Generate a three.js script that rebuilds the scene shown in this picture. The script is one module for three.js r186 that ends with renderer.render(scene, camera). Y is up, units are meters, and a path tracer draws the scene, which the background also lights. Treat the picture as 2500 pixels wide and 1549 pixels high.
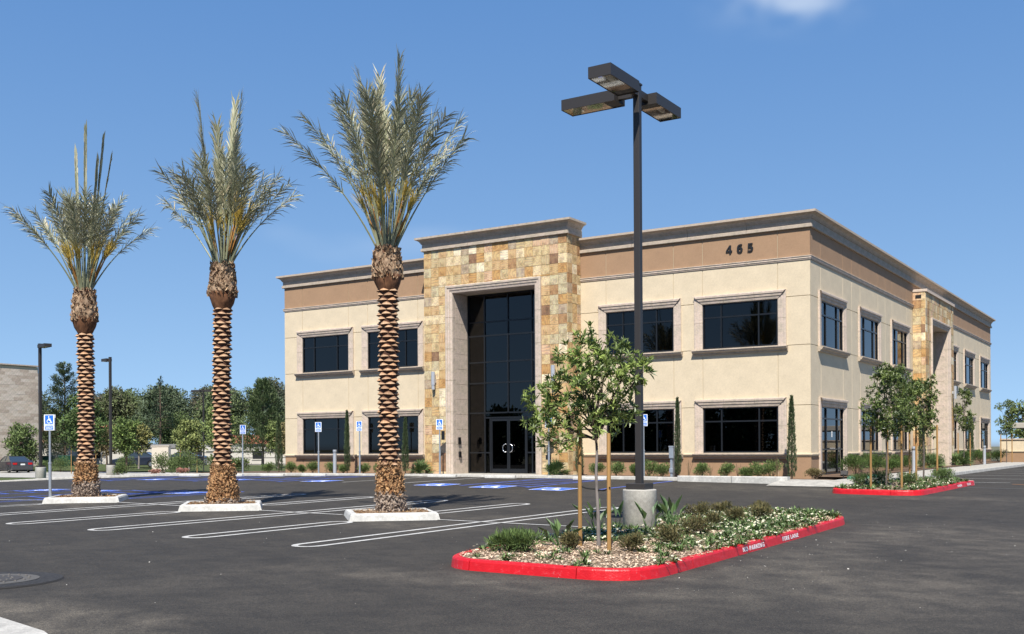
import * as THREE from 'three';
import { mergeGeometries } from 'three/addons/utils/BufferGeometryUtils.js';
import { ImprovedNoise } from 'three/addons/math/ImprovedNoise.js';
import { FontLoader } from 'three/addons/loaders/FontLoader.js';
import { TextGeometry } from 'three/addons/geometries/TextGeometry.js';

// ---------------------------------------------------------------- camera, sky, sun, exposure
const scene = new THREE.Scene();
const camera = new THREE.PerspectiveCamera(2 * Math.atan(1094.5 / 2611.6) * 180 / Math.PI, 2500 / 2189, 0.1, 4000);
camera.setViewOffset(2500, 2189, 0, 0, 2500, 1549);          // rising front: the horizon lies low in the frame
camera.rotation.order = 'YXZ';
camera.rotation.set(0, 32.62 * Math.PI / 180, -0.345 * Math.PI / 180);
camera.position.set(0, 1.65, 0);
const renderer = new THREE.WebGLRenderer({ antialias: true });
renderer.setSize(1024, 634);
renderer.toneMapping = THREE.LinearToneMapping;
renderer.toneMappingExposure = 1.74;
renderer.shadowMap.enabled = true;

const perlin = new ImprovedNoise();
function rng(seed) { let a = seed >>> 0; return () => { a = (a + 0x6D2B79F5) | 0; let t = Math.imul(a ^ (a >>> 15), 1 | a); t = (t + Math.imul(t ^ (t >>> 7), 61 | t)) ^ t; return ((t ^ (t >>> 14)) >>> 0) / 4294967296; }; }
const clamp = (v, a = 0, b = 1) => Math.min(b, Math.max(a, v));
const lerp = (a, b, t) => a + (b - a) * t;
const sstep = (a, b, v) => { const t = clamp((v - a) / (b - a)); return t * t * (3 - 2 * t); };
function fbm(x, y, z, o = 4) { let s = 0, a = 0.5, f = 1; for (let i = 0; i < o; i++) { s += a * perlin.noise(x * f, y * f, z * f); a *= 0.5; f *= 2.03; } return s; }

const SUN = new THREE.Vector3(1.0, 3.08, 2.06).normalize();
{ // clear blue sky, deeper overhead, a few thin wisps of cloud
  const w = 1024, h = 512, data = new Float32Array(w * h * 4);
  for (let j = 0; j < h; j++) {
    const el = ((j + 0.5) / h - 0.5) * Math.PI, e = Math.max(0, el) / (Math.PI / 2);
    for (let i = 0; i < w; i++) {
      const az = ((i + 0.5) / w) * 2 * Math.PI - Math.PI, x = Math.cos(el) * Math.cos(az), z = Math.cos(el) * Math.sin(az), y = Math.sin(el);
      const t = 1 - Math.exp(-e * 5.2);
      let r = lerp(0.225, 0.020, t), g = lerp(0.375, 0.095, t), b = lerp(0.570, 0.285, t);
      const hz = Math.exp(-Math.max(0, el) * 14); r += 0.05 * hz; g += 0.05 * hz; b += 0.02 * hz;
      if (el > 0.03) { // wisps on a high sheet
        const k = 1 / (y + 0.12), cx = x * k, cz = z * k;
        const n = fbm(cx * 1.1 + 3.1, 5.2, cz * 1.1 + 8.3, 5), m = fbm(cx * 0.35 + 11, 2, cz * 0.35, 3);
        const c = clamp((n + 0.9 * m - 0.30) * 2.4) * sstep(0.03, 0.2, el) * 0.30;
        // the small cloud above the building's near corner
        const dx = (x + 0.283) / 0.045, dy = (y - 0.377) / 0.016, near = z < 0 ? Math.exp(-dx * dx - dy * dy) : 0;
        const c2 = clamp(near * (0.55 + 2.4 * fbm(x * 30 + 4, y * 75, z * 30, 5))) * 0.55;
        const cc = Math.max(c, c2);
        r = lerp(r, 0.44, cc); g = lerp(g, 0.50, cc); b = lerp(b, 0.58, cc);
      }
      if (el < 0) { const d = sstep(0, -0.08, el); r = lerp(r, 0.16, d); g = lerp(g, 0.15, d); b = lerp(b, 0.14, d); }
      const o = (j * w + i) * 4; data[o] = r; data[o + 1] = g; data[o + 2] = b; data[o + 3] = 1;
    }
  }
  const sky = new THREE.DataTexture(data, w, h, THREE.RGBAFormat, THREE.FloatType);
  sky.mapping = THREE.EquirectangularReflectionMapping; sky.magFilter = THREE.LinearFilter; sky.minFilter = THREE.LinearFilter; sky.needsUpdate = true;
  scene.background = sky; scene.environment = sky;
}
const sun = new THREE.DirectionalLight(new THREE.Color(1, 0.95, 0.87), 4.3);
sun.position.copy(SUN).multiplyScalar(140).add(new THREE.Vector3(-20, 0, -30)); sun.target.position.set(-20, 0, -30);
sun.castShadow = true; sun.shadow.mapSize.set(4096, 4096); sun.shadow.radius = 1;
Object.assign(sun.shadow.camera, { left: -110, right: 110, top: 110, bottom: -110, near: 1, far: 400 });
scene.add(sun, sun.target);

// ---------------------------------------------------------------- helpers
const taken = {};
function numbered(n) { taken[n] = (taken[n] ?? -1) + 1; return taken[n] ? `${n}_${String(taken[n]).padStart(3, '0')}` : n; }
function thing(name, label, category, [x, y, z] = [0, 0, 0], group, turn = 0) {
  const o = new THREE.Group(); o.name = numbered(name); o.position.set(x, y, z); o.rotation.y = turn;
  o.userData = { label, category }; if (group) o.userData.group = group; scene.add(o); return o;
}
function copyOf(src, label, [x, y, z], turn = 0, scale = 1) {
  const o = src.clone(); o.name = numbered(src.name.replace(/_\d{3}$/, '')); o.userData = { ...src.userData, label };
  o.position.set(x, y, z); o.rotation.y = turn; o.scale.setScalar(scale); scene.add(o); return o;
}
function part(parent, name, geo, mat, label, kind) {
  const m = new THREE.Mesh(geo, mat); m.name = name; if (label) m.userData.label = label; if (kind) m.userData.kind = kind; parent.add(m); return m;
}
function node(parent, name) { const g = new THREE.Group(); g.name = name; parent.add(g); return g; }
function structure(name, geo, mat, label) {
  const m = geo ? new THREE.Mesh(geo, mat) : new THREE.Group(); m.name = numbered(name); m.userData = { kind: 'structure', label: label ?? name.replace(/_/g, ' '), category: 'ground' }; scene.add(m); return m;
}
// texture coordinates in metres, by the way each face points
function metric(g, s = 1, ox = 0, oy = 0) {
  if (g.index) g = g.toNonIndexed();
  const p = g.attributes.position, n = g.attributes.normal, uv = new Float32Array(p.count * 2);
  for (let i = 0; i < p.count; i += 3) {
    const a = Math.abs(n.getX(i) + n.getX(i + 1) + n.getX(i + 2)), b = Math.abs(n.getY(i) + n.getY(i + 1) + n.getY(i + 2)), c = Math.abs(n.getZ(i) + n.getZ(i + 1) + n.getZ(i + 2));
    for (let k = i; k < i + 3; k++) {
      const x = p.getX(k), y = p.getY(k), z = p.getZ(k);
      const [u, v] = b >= a && b >= c ? [x, z] : a >= c ? [z, y] : [x, y];
      uv[k * 2] = u * s + ox; uv[k * 2 + 1] = v * s + oy;
    }
  }
  g.setAttribute('uv', new THREE.BufferAttribute(uv, 2)); return g;
}
function box(w, h, d, x = 0, y = 0, z = 0) { const g = new THREE.BoxGeometry(w, h, d); g.translate(x, y, z); return metric(g); }
// box from corner to corner
const span = (x0, x1, y0, y1, z0, z1) => box(Math.abs(x1 - x0), Math.abs(y1 - y0), Math.abs(z1 - z0), (x0 + x1) / 2, (y0 + y1) / 2, (z0 + z1) / 2);
// box with a chamfer on its long edges
function chamfered(w, h, d, c, x = 0, y = 0, z = 0) {
  const s = new THREE.Shape(); const a = w / 2 - c, b = h / 2 - c;
  s.moveTo(-a, -b); s.lineTo(a, -b); s.lineTo(a, b); s.lineTo(-a, b); s.closePath();
  const g = new THREE.ExtrudeGeometry(s, { depth: d - 2 * c, bevelEnabled: true, bevelThickness: c, bevelSize: c, bevelSegments: 1, steps: 1 });
  g.translate(x, y, z - d / 2 + c); return metric(g);
}
function cyl(r0, r1, h, seg, x = 0, y = 0, z = 0, open = false) { const g = new THREE.CylinderGeometry(r0, r1, h, seg, 1, open); g.translate(x, y, z); return g; }
function merge(list) {
  const l = list.map((g) => (g.index ? g.toNonIndexed() : g)).map((g) => { const o = new THREE.BufferGeometry(); for (const k of ['position', 'normal', 'uv', 'color']) if (g.attributes[k]) o.setAttribute(k, g.attributes[k]); return o; });
  const all = ['uv', 'color'].filter((k) => l.every((g) => g.attributes[k]));
  for (const g of l) for (const k of ['uv', 'color']) if (g.attributes[k] && !all.includes(k)) g.deleteAttribute(k);
  return mergeGeometries(l);
}
// sweep a profile [(a, b)...] from A to B; a runs along U, b along V; m0 and m1 mitre the ends (along the run, per unit of a)
function run(profile, A, B, U, V, m0 = 0, m1 = 0) {
  const d = B.clone().sub(A).normalize(), pt = (base, m, [a, b]) => base.clone().addScaledVector(U, a).addScaledVector(V, b).addScaledVector(d, m * a);
  const n = profile.length, s = profile.map((q) => pt(A, m0, q)), e = profile.map((q) => pt(B, m1, q)), pos = [];
  const tri = (a, b, c) => pos.push(a.x, a.y, a.z, b.x, b.y, b.z, c.x, c.y, c.z);
  for (let i = 0; i < n; i++) { const j = (i + 1) % n; tri(s[i], e[i], e[j]); tri(s[i], e[j], s[j]); }
  const faces = THREE.ShapeUtils.triangulateShape(profile.map(([a, b]) => new THREE.Vector2(a, b)), []);
  for (const [a, b, c] of faces) { tri(s[a], s[b], s[c]); tri(e[c], e[b], e[a]); }
  const g = new THREE.BufferGeometry(); g.setAttribute('position', new THREE.Float32BufferAttribute(pos, 3)); g.computeVertexNormals();
  return metric(g);
}
const v3 = (x, y, z) => new THREE.Vector3(x, y, z);
function tube(pts, r0, r1, seg = 6, rfun) {
  const c = new THREE.CatmullRomCurve3(pts), n = Math.max(4, pts.length * 3), fr = c.computeFrenetFrames(n), pos = [], idx = [], uv = [];
  for (let i = 0; i <= n; i++) {
    const t = i / n, p = c.getPointAt(t), r = rfun ? rfun(t) : lerp(r0, r1, t);
    for (let k = 0; k <= seg; k++) { const a = k / seg * 2 * Math.PI, q = p.clone().addScaledVector(fr.normals[i], Math.cos(a) * r).addScaledVector(fr.binormals[i], Math.sin(a) * r); pos.push(q.x, q.y, q.z); uv.push(k / seg, t * 3); }
  }
  for (let i = 0; i < n; i++) for (let k = 0; k < seg; k++) { const a = i * (seg + 1) + k, b = a + seg + 1; idx.push(a, a + 1, b, b, a + 1, b + 1); }
  const g = new THREE.BufferGeometry(); g.setAttribute('position', new THREE.Float32BufferAttribute(pos, 3)); g.setAttribute('uv', new THREE.Float32BufferAttribute(uv, 2)); g.setIndex(idx); g.computeVertexNormals(); return g.toNonIndexed();
}
function tint(g, c) { const n = g.attributes.position.count, a = new Float32Array(n * 3); for (let i = 0; i < n; i++) { const q = typeof c === 'function' ? c(g.attributes.position.getX(i), g.attributes.position.getY(i), g.attributes.position.getZ(i)) : c; a[i * 3] = q[0]; a[i * 3 + 1] = q[1]; a[i * 3 + 2] = q[2]; } g.setAttribute('color', new THREE.BufferAttribute(a, 3)); return g; }

// tileable textures
function periodic(seed, p) { const r = rng(seed), n = p * p, t = new Float32Array(n); for (let i = 0; i < n; i++) t[i] = r(); return (x, y) => { const xi = Math.floor(x), yi = Math.floor(y), fx = x - xi, fy = y - yi, u = fx * fx * (3 - 2 * fx), v = fy * fy * (3 - 2 * fy), m = (a) => ((a % p) + p) % p; const a = t[m(yi) * p + m(xi)], b = t[m(yi) * p + m(xi + 1)], c = t[m(yi + 1) * p + m(xi)], d = t[m(yi + 1) * p + m(xi + 1)]; return lerp(lerp(a, b, u), lerp(c, d, u), v); }; }
function layers(seed, ps) { const f = ps.map((p, i) => periodic(seed + i * 7, p)); return (x, y) => ps.map((p, i) => f[i](x * p, y * p)); }
function texture(size, fn, srgb, rep = 1) {
  const d = new Uint8Array(size * size * 4);
  for (let j = 0; j < size; j++) for (let i = 0; i < size; i++) { const c = fn(i / size, j / size), o = (j * size + i) * 4; for (let k = 0; k < 3; k++) d[o + k] = clamp(c[k] ?? c[0]) * 255; d[o + 3] = 255; }
  const t = new THREE.DataTexture(d, size, size); t.wrapS = t.wrapT = THREE.RepeatWrapping; t.magFilter = THREE.LinearFilter; t.minFilter = THREE.LinearMipmapLinearFilter; t.generateMipmaps = true; if (srgb) t.colorSpace = THREE.SRGBColorSpace; t.repeat.set(rep, rep); t.needsUpdate = true; return t;
}
const S = (l) => l <= 0.0031308 ? l * 12.92 : 1.055 * Math.pow(l, 1 / 2.4) - 0.055;       // linear to sRGB
const lin = (...c) => c.map(S);
const std = (o) => new THREE.MeshStandardMaterial({ roughness: 0.85, metalness: 0, ...o, color: o.color ? new THREE.Color().setRGB(...o.color) : new THREE.Color(1, 1, 1) });
const phys = (o) => new THREE.MeshPhysicalMaterial({ roughness: 0.85, metalness: 0, ...o, color: o.color ? new THREE.Color().setRGB(...o.color) : new THREE.Color(1, 1, 1) });

const asphaltL = layers(11, [512, 256, 64, 12]);
const asphaltTex = texture(1024, (x, y) => { const [a, b, c, d] = asphaltL(x, y); let v = 0.70 + 0.5 * (a - 0.5) + 0.35 * (b - 0.5) + 0.12 * (c - 0.5) + 0.16 * (d - 0.5); if (a > 0.93 && b > 0.6) v += 0.35; return [v, v * 0.985, v * 0.975]; }, true, 1 / 2.6);
const asphaltBump = texture(1024, (x, y) => { const [a, b, c] = asphaltL(x, y); return [0.5 * a + 0.35 * b + 0.15 * c]; }, false, 1 / 2.6);
const stuccoL = layers(31, [256, 128, 32, 6]);
const stuccoTex = texture(512, (x, y) => { const [a, b, c, d] = stuccoL(x, y); const v = 0.94 + 0.06 * (a - 0.5) + 0.05 * (b - 0.5) + 0.03 * (c - 0.5) + 0.03 * (d - 0.5); return [v, v * 0.998, v * 0.99]; }, true, 1 / 1.7);
const stuccoBump = texture(512, (x, y) => { const [a, b] = stuccoL(x, y); return [0.6 * a + 0.4 * b]; }, false, 1 / 1.7);
const castL = layers(51, [200, 90, 24, 8]);
const castTex = texture(512, (x, y) => { const [a, b] = castL(x, y), s = castL(x * 0.2 + 0.02 * b, y)[1], [, , c, d] = castL(x, y); let v = 0.90 + 0.12 * (s - 0.5) + 0.025 * (a - 0.5) + 0.07 * (c - 0.5) + 0.10 * (d - 0.5); if (a * b > 0.84) v -= 0.07; return [v, v * (0.985 - 0.02 * d), v * (0.965 - 0.03 * c)]; }, true, 1 / 0.9);
const castBump = texture(512, (x, y) => { const [a, b, c] = castL(x, y); return [a * b > 0.80 ? 0.2 : 0.5 + 0.2 * (a - 0.5) + 0.3 * (c - 0.5)]; }, false, 1 / 0.9);
const sandL = layers(71, [160, 60, 9, 4]);
function sand(seed, freq, warp) { return texture(256, (x, y) => { const [a, b, c, d] = sandL(x + seed * 0.173, y + seed * 0.31); const w = 0.5 + 0.5 * Math.sin((y * freq + 0.7 * warp * (c - 0.5) + 2.0 * warp * (d - 0.5)) * 6.283); const v = 0.88 + 0.20 * (Math.pow(w, 1.6) - 0.4) + 0.015 * (a - 0.5) + 0.05 * (b - 0.5) + 0.28 * (d - 0.5); return [v * 1.0, v * (0.98 + 0.05 * (c - 0.5)) - 0.05 * w, v * 0.95 - 0.12 * w]; }, true); }
const sandTex = [sand(1, 3, 0.9), sand(2, 2, 1.6), sand(3, 5, 0.5), sand(4, 1, 2.2)];
const sandBump = texture(256, (x, y) => { const [a, b, c, d] = sandL(x, y); return [0.3 * a + 0.3 * b + 0.2 * c + 0.2 * d]; }, false);
const concL = layers(91, [256, 120, 30, 7]);
const concTex = texture(512, (x, y) => { const [a, b, c, d] = concL(x, y); const v = 0.88 + 0.10 * (a - 0.5) + 0.08 * (b - 0.5) + 0.10 * (c - 0.5) + 0.14 * (d - 0.5); return [v, v * 0.99, v * 0.97]; }, true, 1 / 1.6);
const concBump = texture(512, (x, y) => { const [a, b, c] = concL(x, y); return [0.5 * a + 0.3 * b + 0.2 * c]; }, false, 1 / 1.6);

const redTex = texture(512, (x, y) => { const [a, b, c, d] = concL(x, y), wear = clamp((a * 0.5 + b * 0.3 + c * 0.6 - 0.98) * 9), k = 0.92 + 0.16 * (c - 0.5) + 0.2 * (d - 0.5); const red = lin(0.60 * k, 0.008 * k, 0.014 * k), grey = lin(0.50, 0.36, 0.33); return red.map((q, i) => lerp(q, grey[i], wear * 0.4)); }, true, 1 / 1.6);
const M = {
  asphalt: std({ map: asphaltTex, bumpMap: asphaltBump, bumpScale: 0.006, roughness: 0.9, vertexColors: true }),
  cream: std({ color: [0.705, 0.592, 0.425], map: stuccoTex, bumpMap: stuccoBump, bumpScale: 0.003, roughness: 0.92 }),
  tan: std({ color: [0.385, 0.242, 0.145], map: stuccoTex, bumpMap: stuccoBump, bumpScale: 0.003, roughness: 0.92 }),
  groove: std({ color: [0.52, 0.45, 0.32], roughness: 0.95 }),
  cast: std({ color: [0.66, 0.575, 0.49], map: castTex, bumpMap: castBump, bumpScale: 0.001, roughness: 0.85 }),
  castDark: std({ color: [0.53, 0.465, 0.385], map: castTex, bumpMap: castBump, bumpScale: 0.001, roughness: 0.85 }),
  concrete: std({ color: [0.50, 0.485, 0.45], map: concTex, bumpMap: concBump, bumpScale: 0.003, roughness: 0.9 }),
  kerb: std({ color: [0.56, 0.55, 0.52], map: concTex, bumpMap: concBump, bumpScale: 0.004, roughness: 0.85 }),
  whitePaint: std({ color: [0.66, 0.66, 0.64], map: concTex, roughness: 0.7 }),
  lineWhite: std({ color: [0.62, 0.62, 0.61], map: concTex, roughness: 0.75 }),
  lineBlue: std({ color: [0.085, 0.15, 0.56], map: concTex, roughness: 0.75 }),
  red: std({ map: redTex, bumpMap: concBump, bumpScale: 0.004, roughness: 0.42 }),
  bronze: std({ color: [0.030, 0.026, 0.024], roughness: 0.5 }),
  black: std({ color: [0.012, 0.012, 0.013], roughness: 0.45 }),
  mullion: std({ color: [0.016, 0.018, 0.021], roughness: 0.35, metalness: 0.3 }),
  glass: phys({ color: [0.13, 0.145, 0.155], roughness: 0.0, transmission: 1, thickness: 0, ior: 1.5 }),
  chrome: std({ color: [0.75, 0.75, 0.76], roughness: 0.25, metalness: 1 }),
  reflector: std({ color: [0.72, 0.66, 0.56], roughness: 0.22, metalness: 1 }),
  galv: std({ color: [0.42, 0.46, 0.50], roughness: 0.42, metalness: 0.55 }),
  bollard: std({ color: [0.50, 0.52, 0.55], roughness: 0.4, metalness: 0.4 }),
  soil: std({ color: [0.20, 0.13, 0.085], map: concTex, bumpMap: concBump, bumpScale: 0.03, roughness: 1 }),
  mulch: std({ color: [0.50, 0.38, 0.275], map: concTex, bumpMap: concBump, bumpScale: 0.03, roughness: 1 }),
  inside: std({ color: [0.25, 0.24, 0.22], roughness: 0.95 }),
  stake: std({ color: [0.42, 0.235, 0.085], roughness: 0.85 }),
  rubber: std({ color: [0.012, 0.012, 0.012], roughness: 0.8 }),
  vert: std({ vertexColors: true, roughness: 0.9 }),
  leaf: phys({ vertexColors: true, roughness: 0.45, transmission: 0.25, thickness: 0 }),
  leafFar: std({ vertexColors: true, roughness: 0.75 }),
  frond: phys({ vertexColors: true, roughness: 0.55, transmission: 0.12, thickness: 0 }),
};
// ---------------------------------------------------------------- terrain
const GX = [40, -6, -12, -18, -26, -32, -45, -52, -60, -95], GN = [-60, 0, 13, 19, 25, 31, 37, 48, 95];
const GT = [
  [-0.12, -0.12, -0.10, -0.06, 0.00, 0.00, -0.10, -0.20, -0.30, -0.35],
  [-0.08, -0.08, -0.06, -0.02, 0.05, 0.05, -0.10, -0.20, -0.30, -0.35],
  [-0.05, -0.05, 0.00, 0.08, 0.17, 0.12, -0.05, -0.20, -0.30, -0.35],
  [-0.01, -0.01, 0.05, 0.11, 0.22, 0.15, 0.00, -0.15, -0.28, -0.35],
  [0.05, 0.05, 0.08, 0.16, 0.27, 0.22, 0.10, -0.05, -0.25, -0.35],
  [0.20, 0.20, 0.23, 0.33, 0.40, 0.38, 0.25, 0.05, -0.22, -0.35],
  [0.33, 0.33, 0.36, 0.43, 0.46, 0.46, 0.32, 0.10, -0.25, -0.35],
  [0.37, 0.37, 0.40, 0.44, 0.45, 0.42, 0.20, 0.00, -0.25, -0.35],
  [0.40, 0.40, 0.40, 0.40, 0.35, 0.20, 0.00, -0.15, -0.30, -0.35]];
function G(X, N) {                                            // height of the lot; X to the right along the front wall, N away from the street
  const f = (a, v, up) => { let i = 0; while (i < a.length - 2 && (up ? v > a[i + 1] : v < a[i + 1])) i++; return [i, clamp((v - a[i]) / (a[i + 1] - a[i]))]; };
  const [i, s] = f(GX, X, false), [j, t] = f(GN, N, true);
  return lerp(lerp(GT[j][i], GT[j][i + 1], s), lerp(GT[j + 1][i], GT[j + 1][i + 1], s), t);
}
const at = (X, N, dy = 0) => [X, G(X, N) + dy, -N];
function sheet(xs, ns, height, color) {
  const pos = [], idx = [], uv = [], col = [];
  for (const n of ns) for (const x of xs) { pos.push(x, height(x, n), -n); uv.push(x, n); if (color) col.push(...color(x, n)); }
  const w = xs.length;
  for (let j = 0; j < ns.length - 1; j++) for (let i = 0; i < w - 1; i++) { const a = j * w + i; idx.push(a, a + 1, a + w, a + 1, a + w + 1, a + w); }
  const g = new THREE.BufferGeometry(); g.setAttribute('position', new THREE.Float32BufferAttribute(pos, 3)); g.setAttribute('uv', new THREE.Float32BufferAttribute(uv, 2)); if (color) g.setAttribute('color', new THREE.Float32BufferAttribute(col, 3)); g.setIndex(idx); g.computeVertexNormals(); return g;
}
const steps = (a, b, d) => { const n = Math.ceil(Math.abs(b - a) / d), r = []; for (let i = 0; i <= n; i++) r.push(lerp(a, b, i / n)); return r; };
{ // the land all round, out to the horizon, with the low wooded rise behind on the left
  const far = [-1600, -900, -600, -420, -340, -280, -240, -210, -190, -170, -150, -130, -115, -100, -85, -70, -55, -40, -20, 0, 20, 40, 60, 90, 140, 220, 400, 800, 1600];
  const ns = [-1600, -800, -400, -200, -120, -70, -40, -10, 20, 40, 60, 80, 95, 110, 125, 140, 155, 170, 190, 220, 260, 320, 420, 600, 1000, 1800];
  const hill = (x, n) => { const d = Math.hypot(x, n), b = Math.atan2(-x, n); return sstep(120, 240, d) * sstep(0.45, 0.75, b) * 3.5 * sstep(1.6, 1.1, b) - 0.40 - 0.3 * sstep(90, 200, d); };
  structure('ground', sheet(far, ns, (x, n) => { let y = hill(x, n); if (x > -100 && x < 40 && n > -60 && n < 95) y = Math.min(y, G(x, n) - 0.25); return y; }, (x, n) => { const k = 0.8 + 0.4 * fbm(x * 0.05, 1, n * 0.05); return [0.13 * k, 0.125 * k, 0.06 * k]; }), M.vert, 'dry grass and soil beyond the parking lot');
}
// asphalt, with dusty patches near the kerbs, darker seal and tyre streaks
function asphaltTone(x, n) {
  let v = 0.060 * (1 + 0.22 * fbm(x * 0.18, 3.3, n * 0.18, 3) + 0.14 * fbm(x * 0.9, 7.1, n * 0.9, 3));
  const streak = fbm(x * 1.5 + 9, 4, n * 0.16 + x * 0.08, 3); v *= 1 + 0.34 * streak;
  const arc = (cx, cn, R, w, a) => { const q = Math.abs(Math.hypot(x - cx, n - cn) - R) / w; if (q < 1) v *= 1 + a * (1 - q * q) * clamp(0.6 + 1.6 * fbm(x * 0.7, 6, n * 0.7, 3)); };   // turning tyres
  for (const [cx, cn, R] of [[4, 22, 9.5], [4, 22, 11.1], [-1, 2, 10.2], [-1, 2, 11.8], [8, 8, 13], [-30, 9, 19], [-2, 30, 6]]) arc(cx, cn, R, 0.42, (Math.sin(R * 7) > 0 ? 0.28 : -0.22));
  const spot = fbm(x * 0.55 + 31, 8, n * 0.55, 2); if (spot > 0.24) v *= 1 - clamp((spot - 0.24) * 4) * 0.35;                              // old oil and sealer
  const dust = (cx, cn, rx, rn, a) => { const q = Math.hypot((x - cx) / rx, (n - cn) / rn); const m = clamp(1.35 - q + 0.9 * fbm(x * 1.3, 9, n * 1.3, 4)); v = lerp(v, 0.23, a * m * clamp(0.55 + 1.5 * fbm(x * 3.1, 1.5, n * 3.1, 3))); };
  for (const px of [-15.46, -20.96, -26.45]) dust(px + 1.3, 17.4, 1.9, 0.9, 0.6);
  dust(-8.0, 11.2, 2.6, 0.7, 0.55); dust(-4.9, 15, 0.8, 4.2, 0.5); dust(-4.5, 21, 1.6, 2.6, 0.5); dust(-10.2, 6.75, 1.8, 0.45, 1); dust(-8.4, 6.2, 1.6, 0.4, 0.9);
  dust(-3.2, 13, 2.0, 2.4, 0.45); dust(-2.2, 19, 1.2, 3.5, 0.4); dust(-11, 33.5, 4.5, 1.3, 0.5); dust(-6.5, 31, 3.5, 0.9, 0.5); dust(-13.3, 20.2, 1.6, 0.7, 0.4);
  return [v * 1.12, v * 0.985, v * 0.76];
}
const lot = structure('parking_lot', sheet([...steps(-78, -40, 1), ...steps(-39.5, 0, 0.25), ...steps(0.5, 14, 0.5), 20, 30, 40], [-30, -20, -12, -6, ...steps(-2, 30, 0.25), ...steps(30.5, 48, 0.5), ...steps(49, 95, 2)], G, asphaltTone), M.asphalt, 'dark asphalt parking lot with painted stalls');
// paint draped over the lot
function strip(pts, w, mat, name, lift = 0.006) {
  const pos = [], idx = [], uv = []; let L = [];
  for (let i = 0; i < pts.length - 1; i++) { const [x0, n0] = pts[i], [x1, n1] = pts[i + 1], k = Math.max(1, Math.ceil(Math.hypot(x1 - x0, n1 - n0) / 0.4)); for (let j = 0; j < k; j++) L.push([lerp(x0, x1, j / k), lerp(n0, n1, j / k)]); }
  L.push(pts[pts.length - 1]);
  L.forEach(([x, n], i) => {
    const a = L[Math.max(0, i - 1)], b = L[Math.min(L.length - 1, i + 1)], dx = b[0] - a[0], dn = b[1] - a[1], l = Math.hypot(dx, dn) || 1;
    for (const s of [-0.5, 0.5]) { const X = x - dn / l * w * s, N = n + dx / l * w * s; pos.push(X, G(X, N) + lift, -N); uv.push(X, N); }
    if (i) { const q = i * 2; idx.push(q - 2, q - 1, q, q - 1, q + 1, q); }
  });
  const g = new THREE.BufferGeometry(); g.setAttribute('position', new THREE.Float32BufferAttribute(pos, 3)); g.setAttribute('uv', new THREE.Float32BufferAttribute(uv, 2)); g.setIndex(idx); g.computeVertexNormals();
  return part(lot, name, g, mat);
}
function hairpin(X, n0, n1, mat = M.lineWhite) {
  const pts = [], r = 0.25, arc = (cn, a0, a1) => { for (let i = 0; i <= 8; i++) { const a = lerp(a0, a1, i / 8); pts.push([X + r * Math.cos(a), cn + r * 1.3 * Math.sin(a)]); } };
  arc(n0 + r * 1.3, 0, -Math.PI); arc(n1 - r * 1.3, Math.PI, 0); pts.push([X + r, n0 + r * 1.3]);
  strip(pts, 0.115, mat, 'stall_line');
}
const LX = [0, 1, 2, 3, 4, 5, 6].map((i) => -12.73 - 2.745 * i);                      // stall lines of the middle row
const planterAt = [1, 3, 5];
LX.forEach((X, i) => {
  const blue = i >= 6;
  if (planterAt.includes(i)) { hairpin(X, 13.2, 17.55); hairpin(X, 20.45, 24.8, i >= 5 ? M.lineBlue : M.lineWhite); }
  else hairpin(X, 13.2, 24.8, blue ? M.lineBlue : M.lineWhite);
});
for (const [a, b] of [[-9.3, -14.1], [-16.9, -19.6], [-22.35, -25.1], [-27.8, -33]]) strip([[a, 19], [b, 19]], 0.1, M.lineWhite, 'stall_line', 0.011);
for (const X of [-29.2, -31.9, -34.7, -37.4, -40.2]) { strip([[X, 19.2], [X, 24.9]], 0.16, M.lineBlue, 'stall_line'); }
for (let i = 0; i < 5; i++) { strip([[-29.2, 19.8 + i * 1.0], [-31.9, 20.7 + i]], 0.15, M.lineBlue, 'stall_line', 0.011); strip([[-34.7, 19.8 + i], [-37.4, 20.7 + i]], 0.15, M.lineBlue, 'stall_line', 0.011); }
for (const X of [-27.2, -24.5]) strip([[X, 30.6], [X, 35.9]], 0.1, M.lineWhite, 'stall_line');
for (const X of [-30.4, -33.1, -35.3, -38.2, -40.9, -43.6, -21.6, -18.9, -16.2]) { strip([[X, 30.4], [X, 36.2]], 0.15, M.lineBlue, 'stall_line'); }
for (let i = 0; i < 6; i++) for (const [a, b] of [[-30.4, -33.1], [-35.3, -38.2], [-40.9, -43.6], [-18.9, -21.6]]) strip([[a, 30.7 + i * 0.9], [b, 31.6 + i * 0.9]], 0.15, M.lineBlue, 'stall_line', 0.011);
for (const [n, x0, x1] of [[40.3, -8.3, -5.4], [44.2, -8.4, -2.6], [48.4, -8.4, -2.6], [52.5, -8.4, -2.6], [56.7, -8.4, -2.6], [61, -8.4, -2.6]]) strip([[x0, n], [x1, n]], 0.11, M.lineWhite, 'stall_line');
strip([[-5.15, 38.8], [-4.6, 38.6]], 0.1, std({ color: [0.55, 0.22, 0.05], roughness: 0.8 }), 'survey_mark', 0.011);
strip([[-6.2, 36.2], [-2, 35.2]], 0.1, std({ color: [0.12, 0.12, 0.12], roughness: 0.9 }), 'stall_line');
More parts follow.
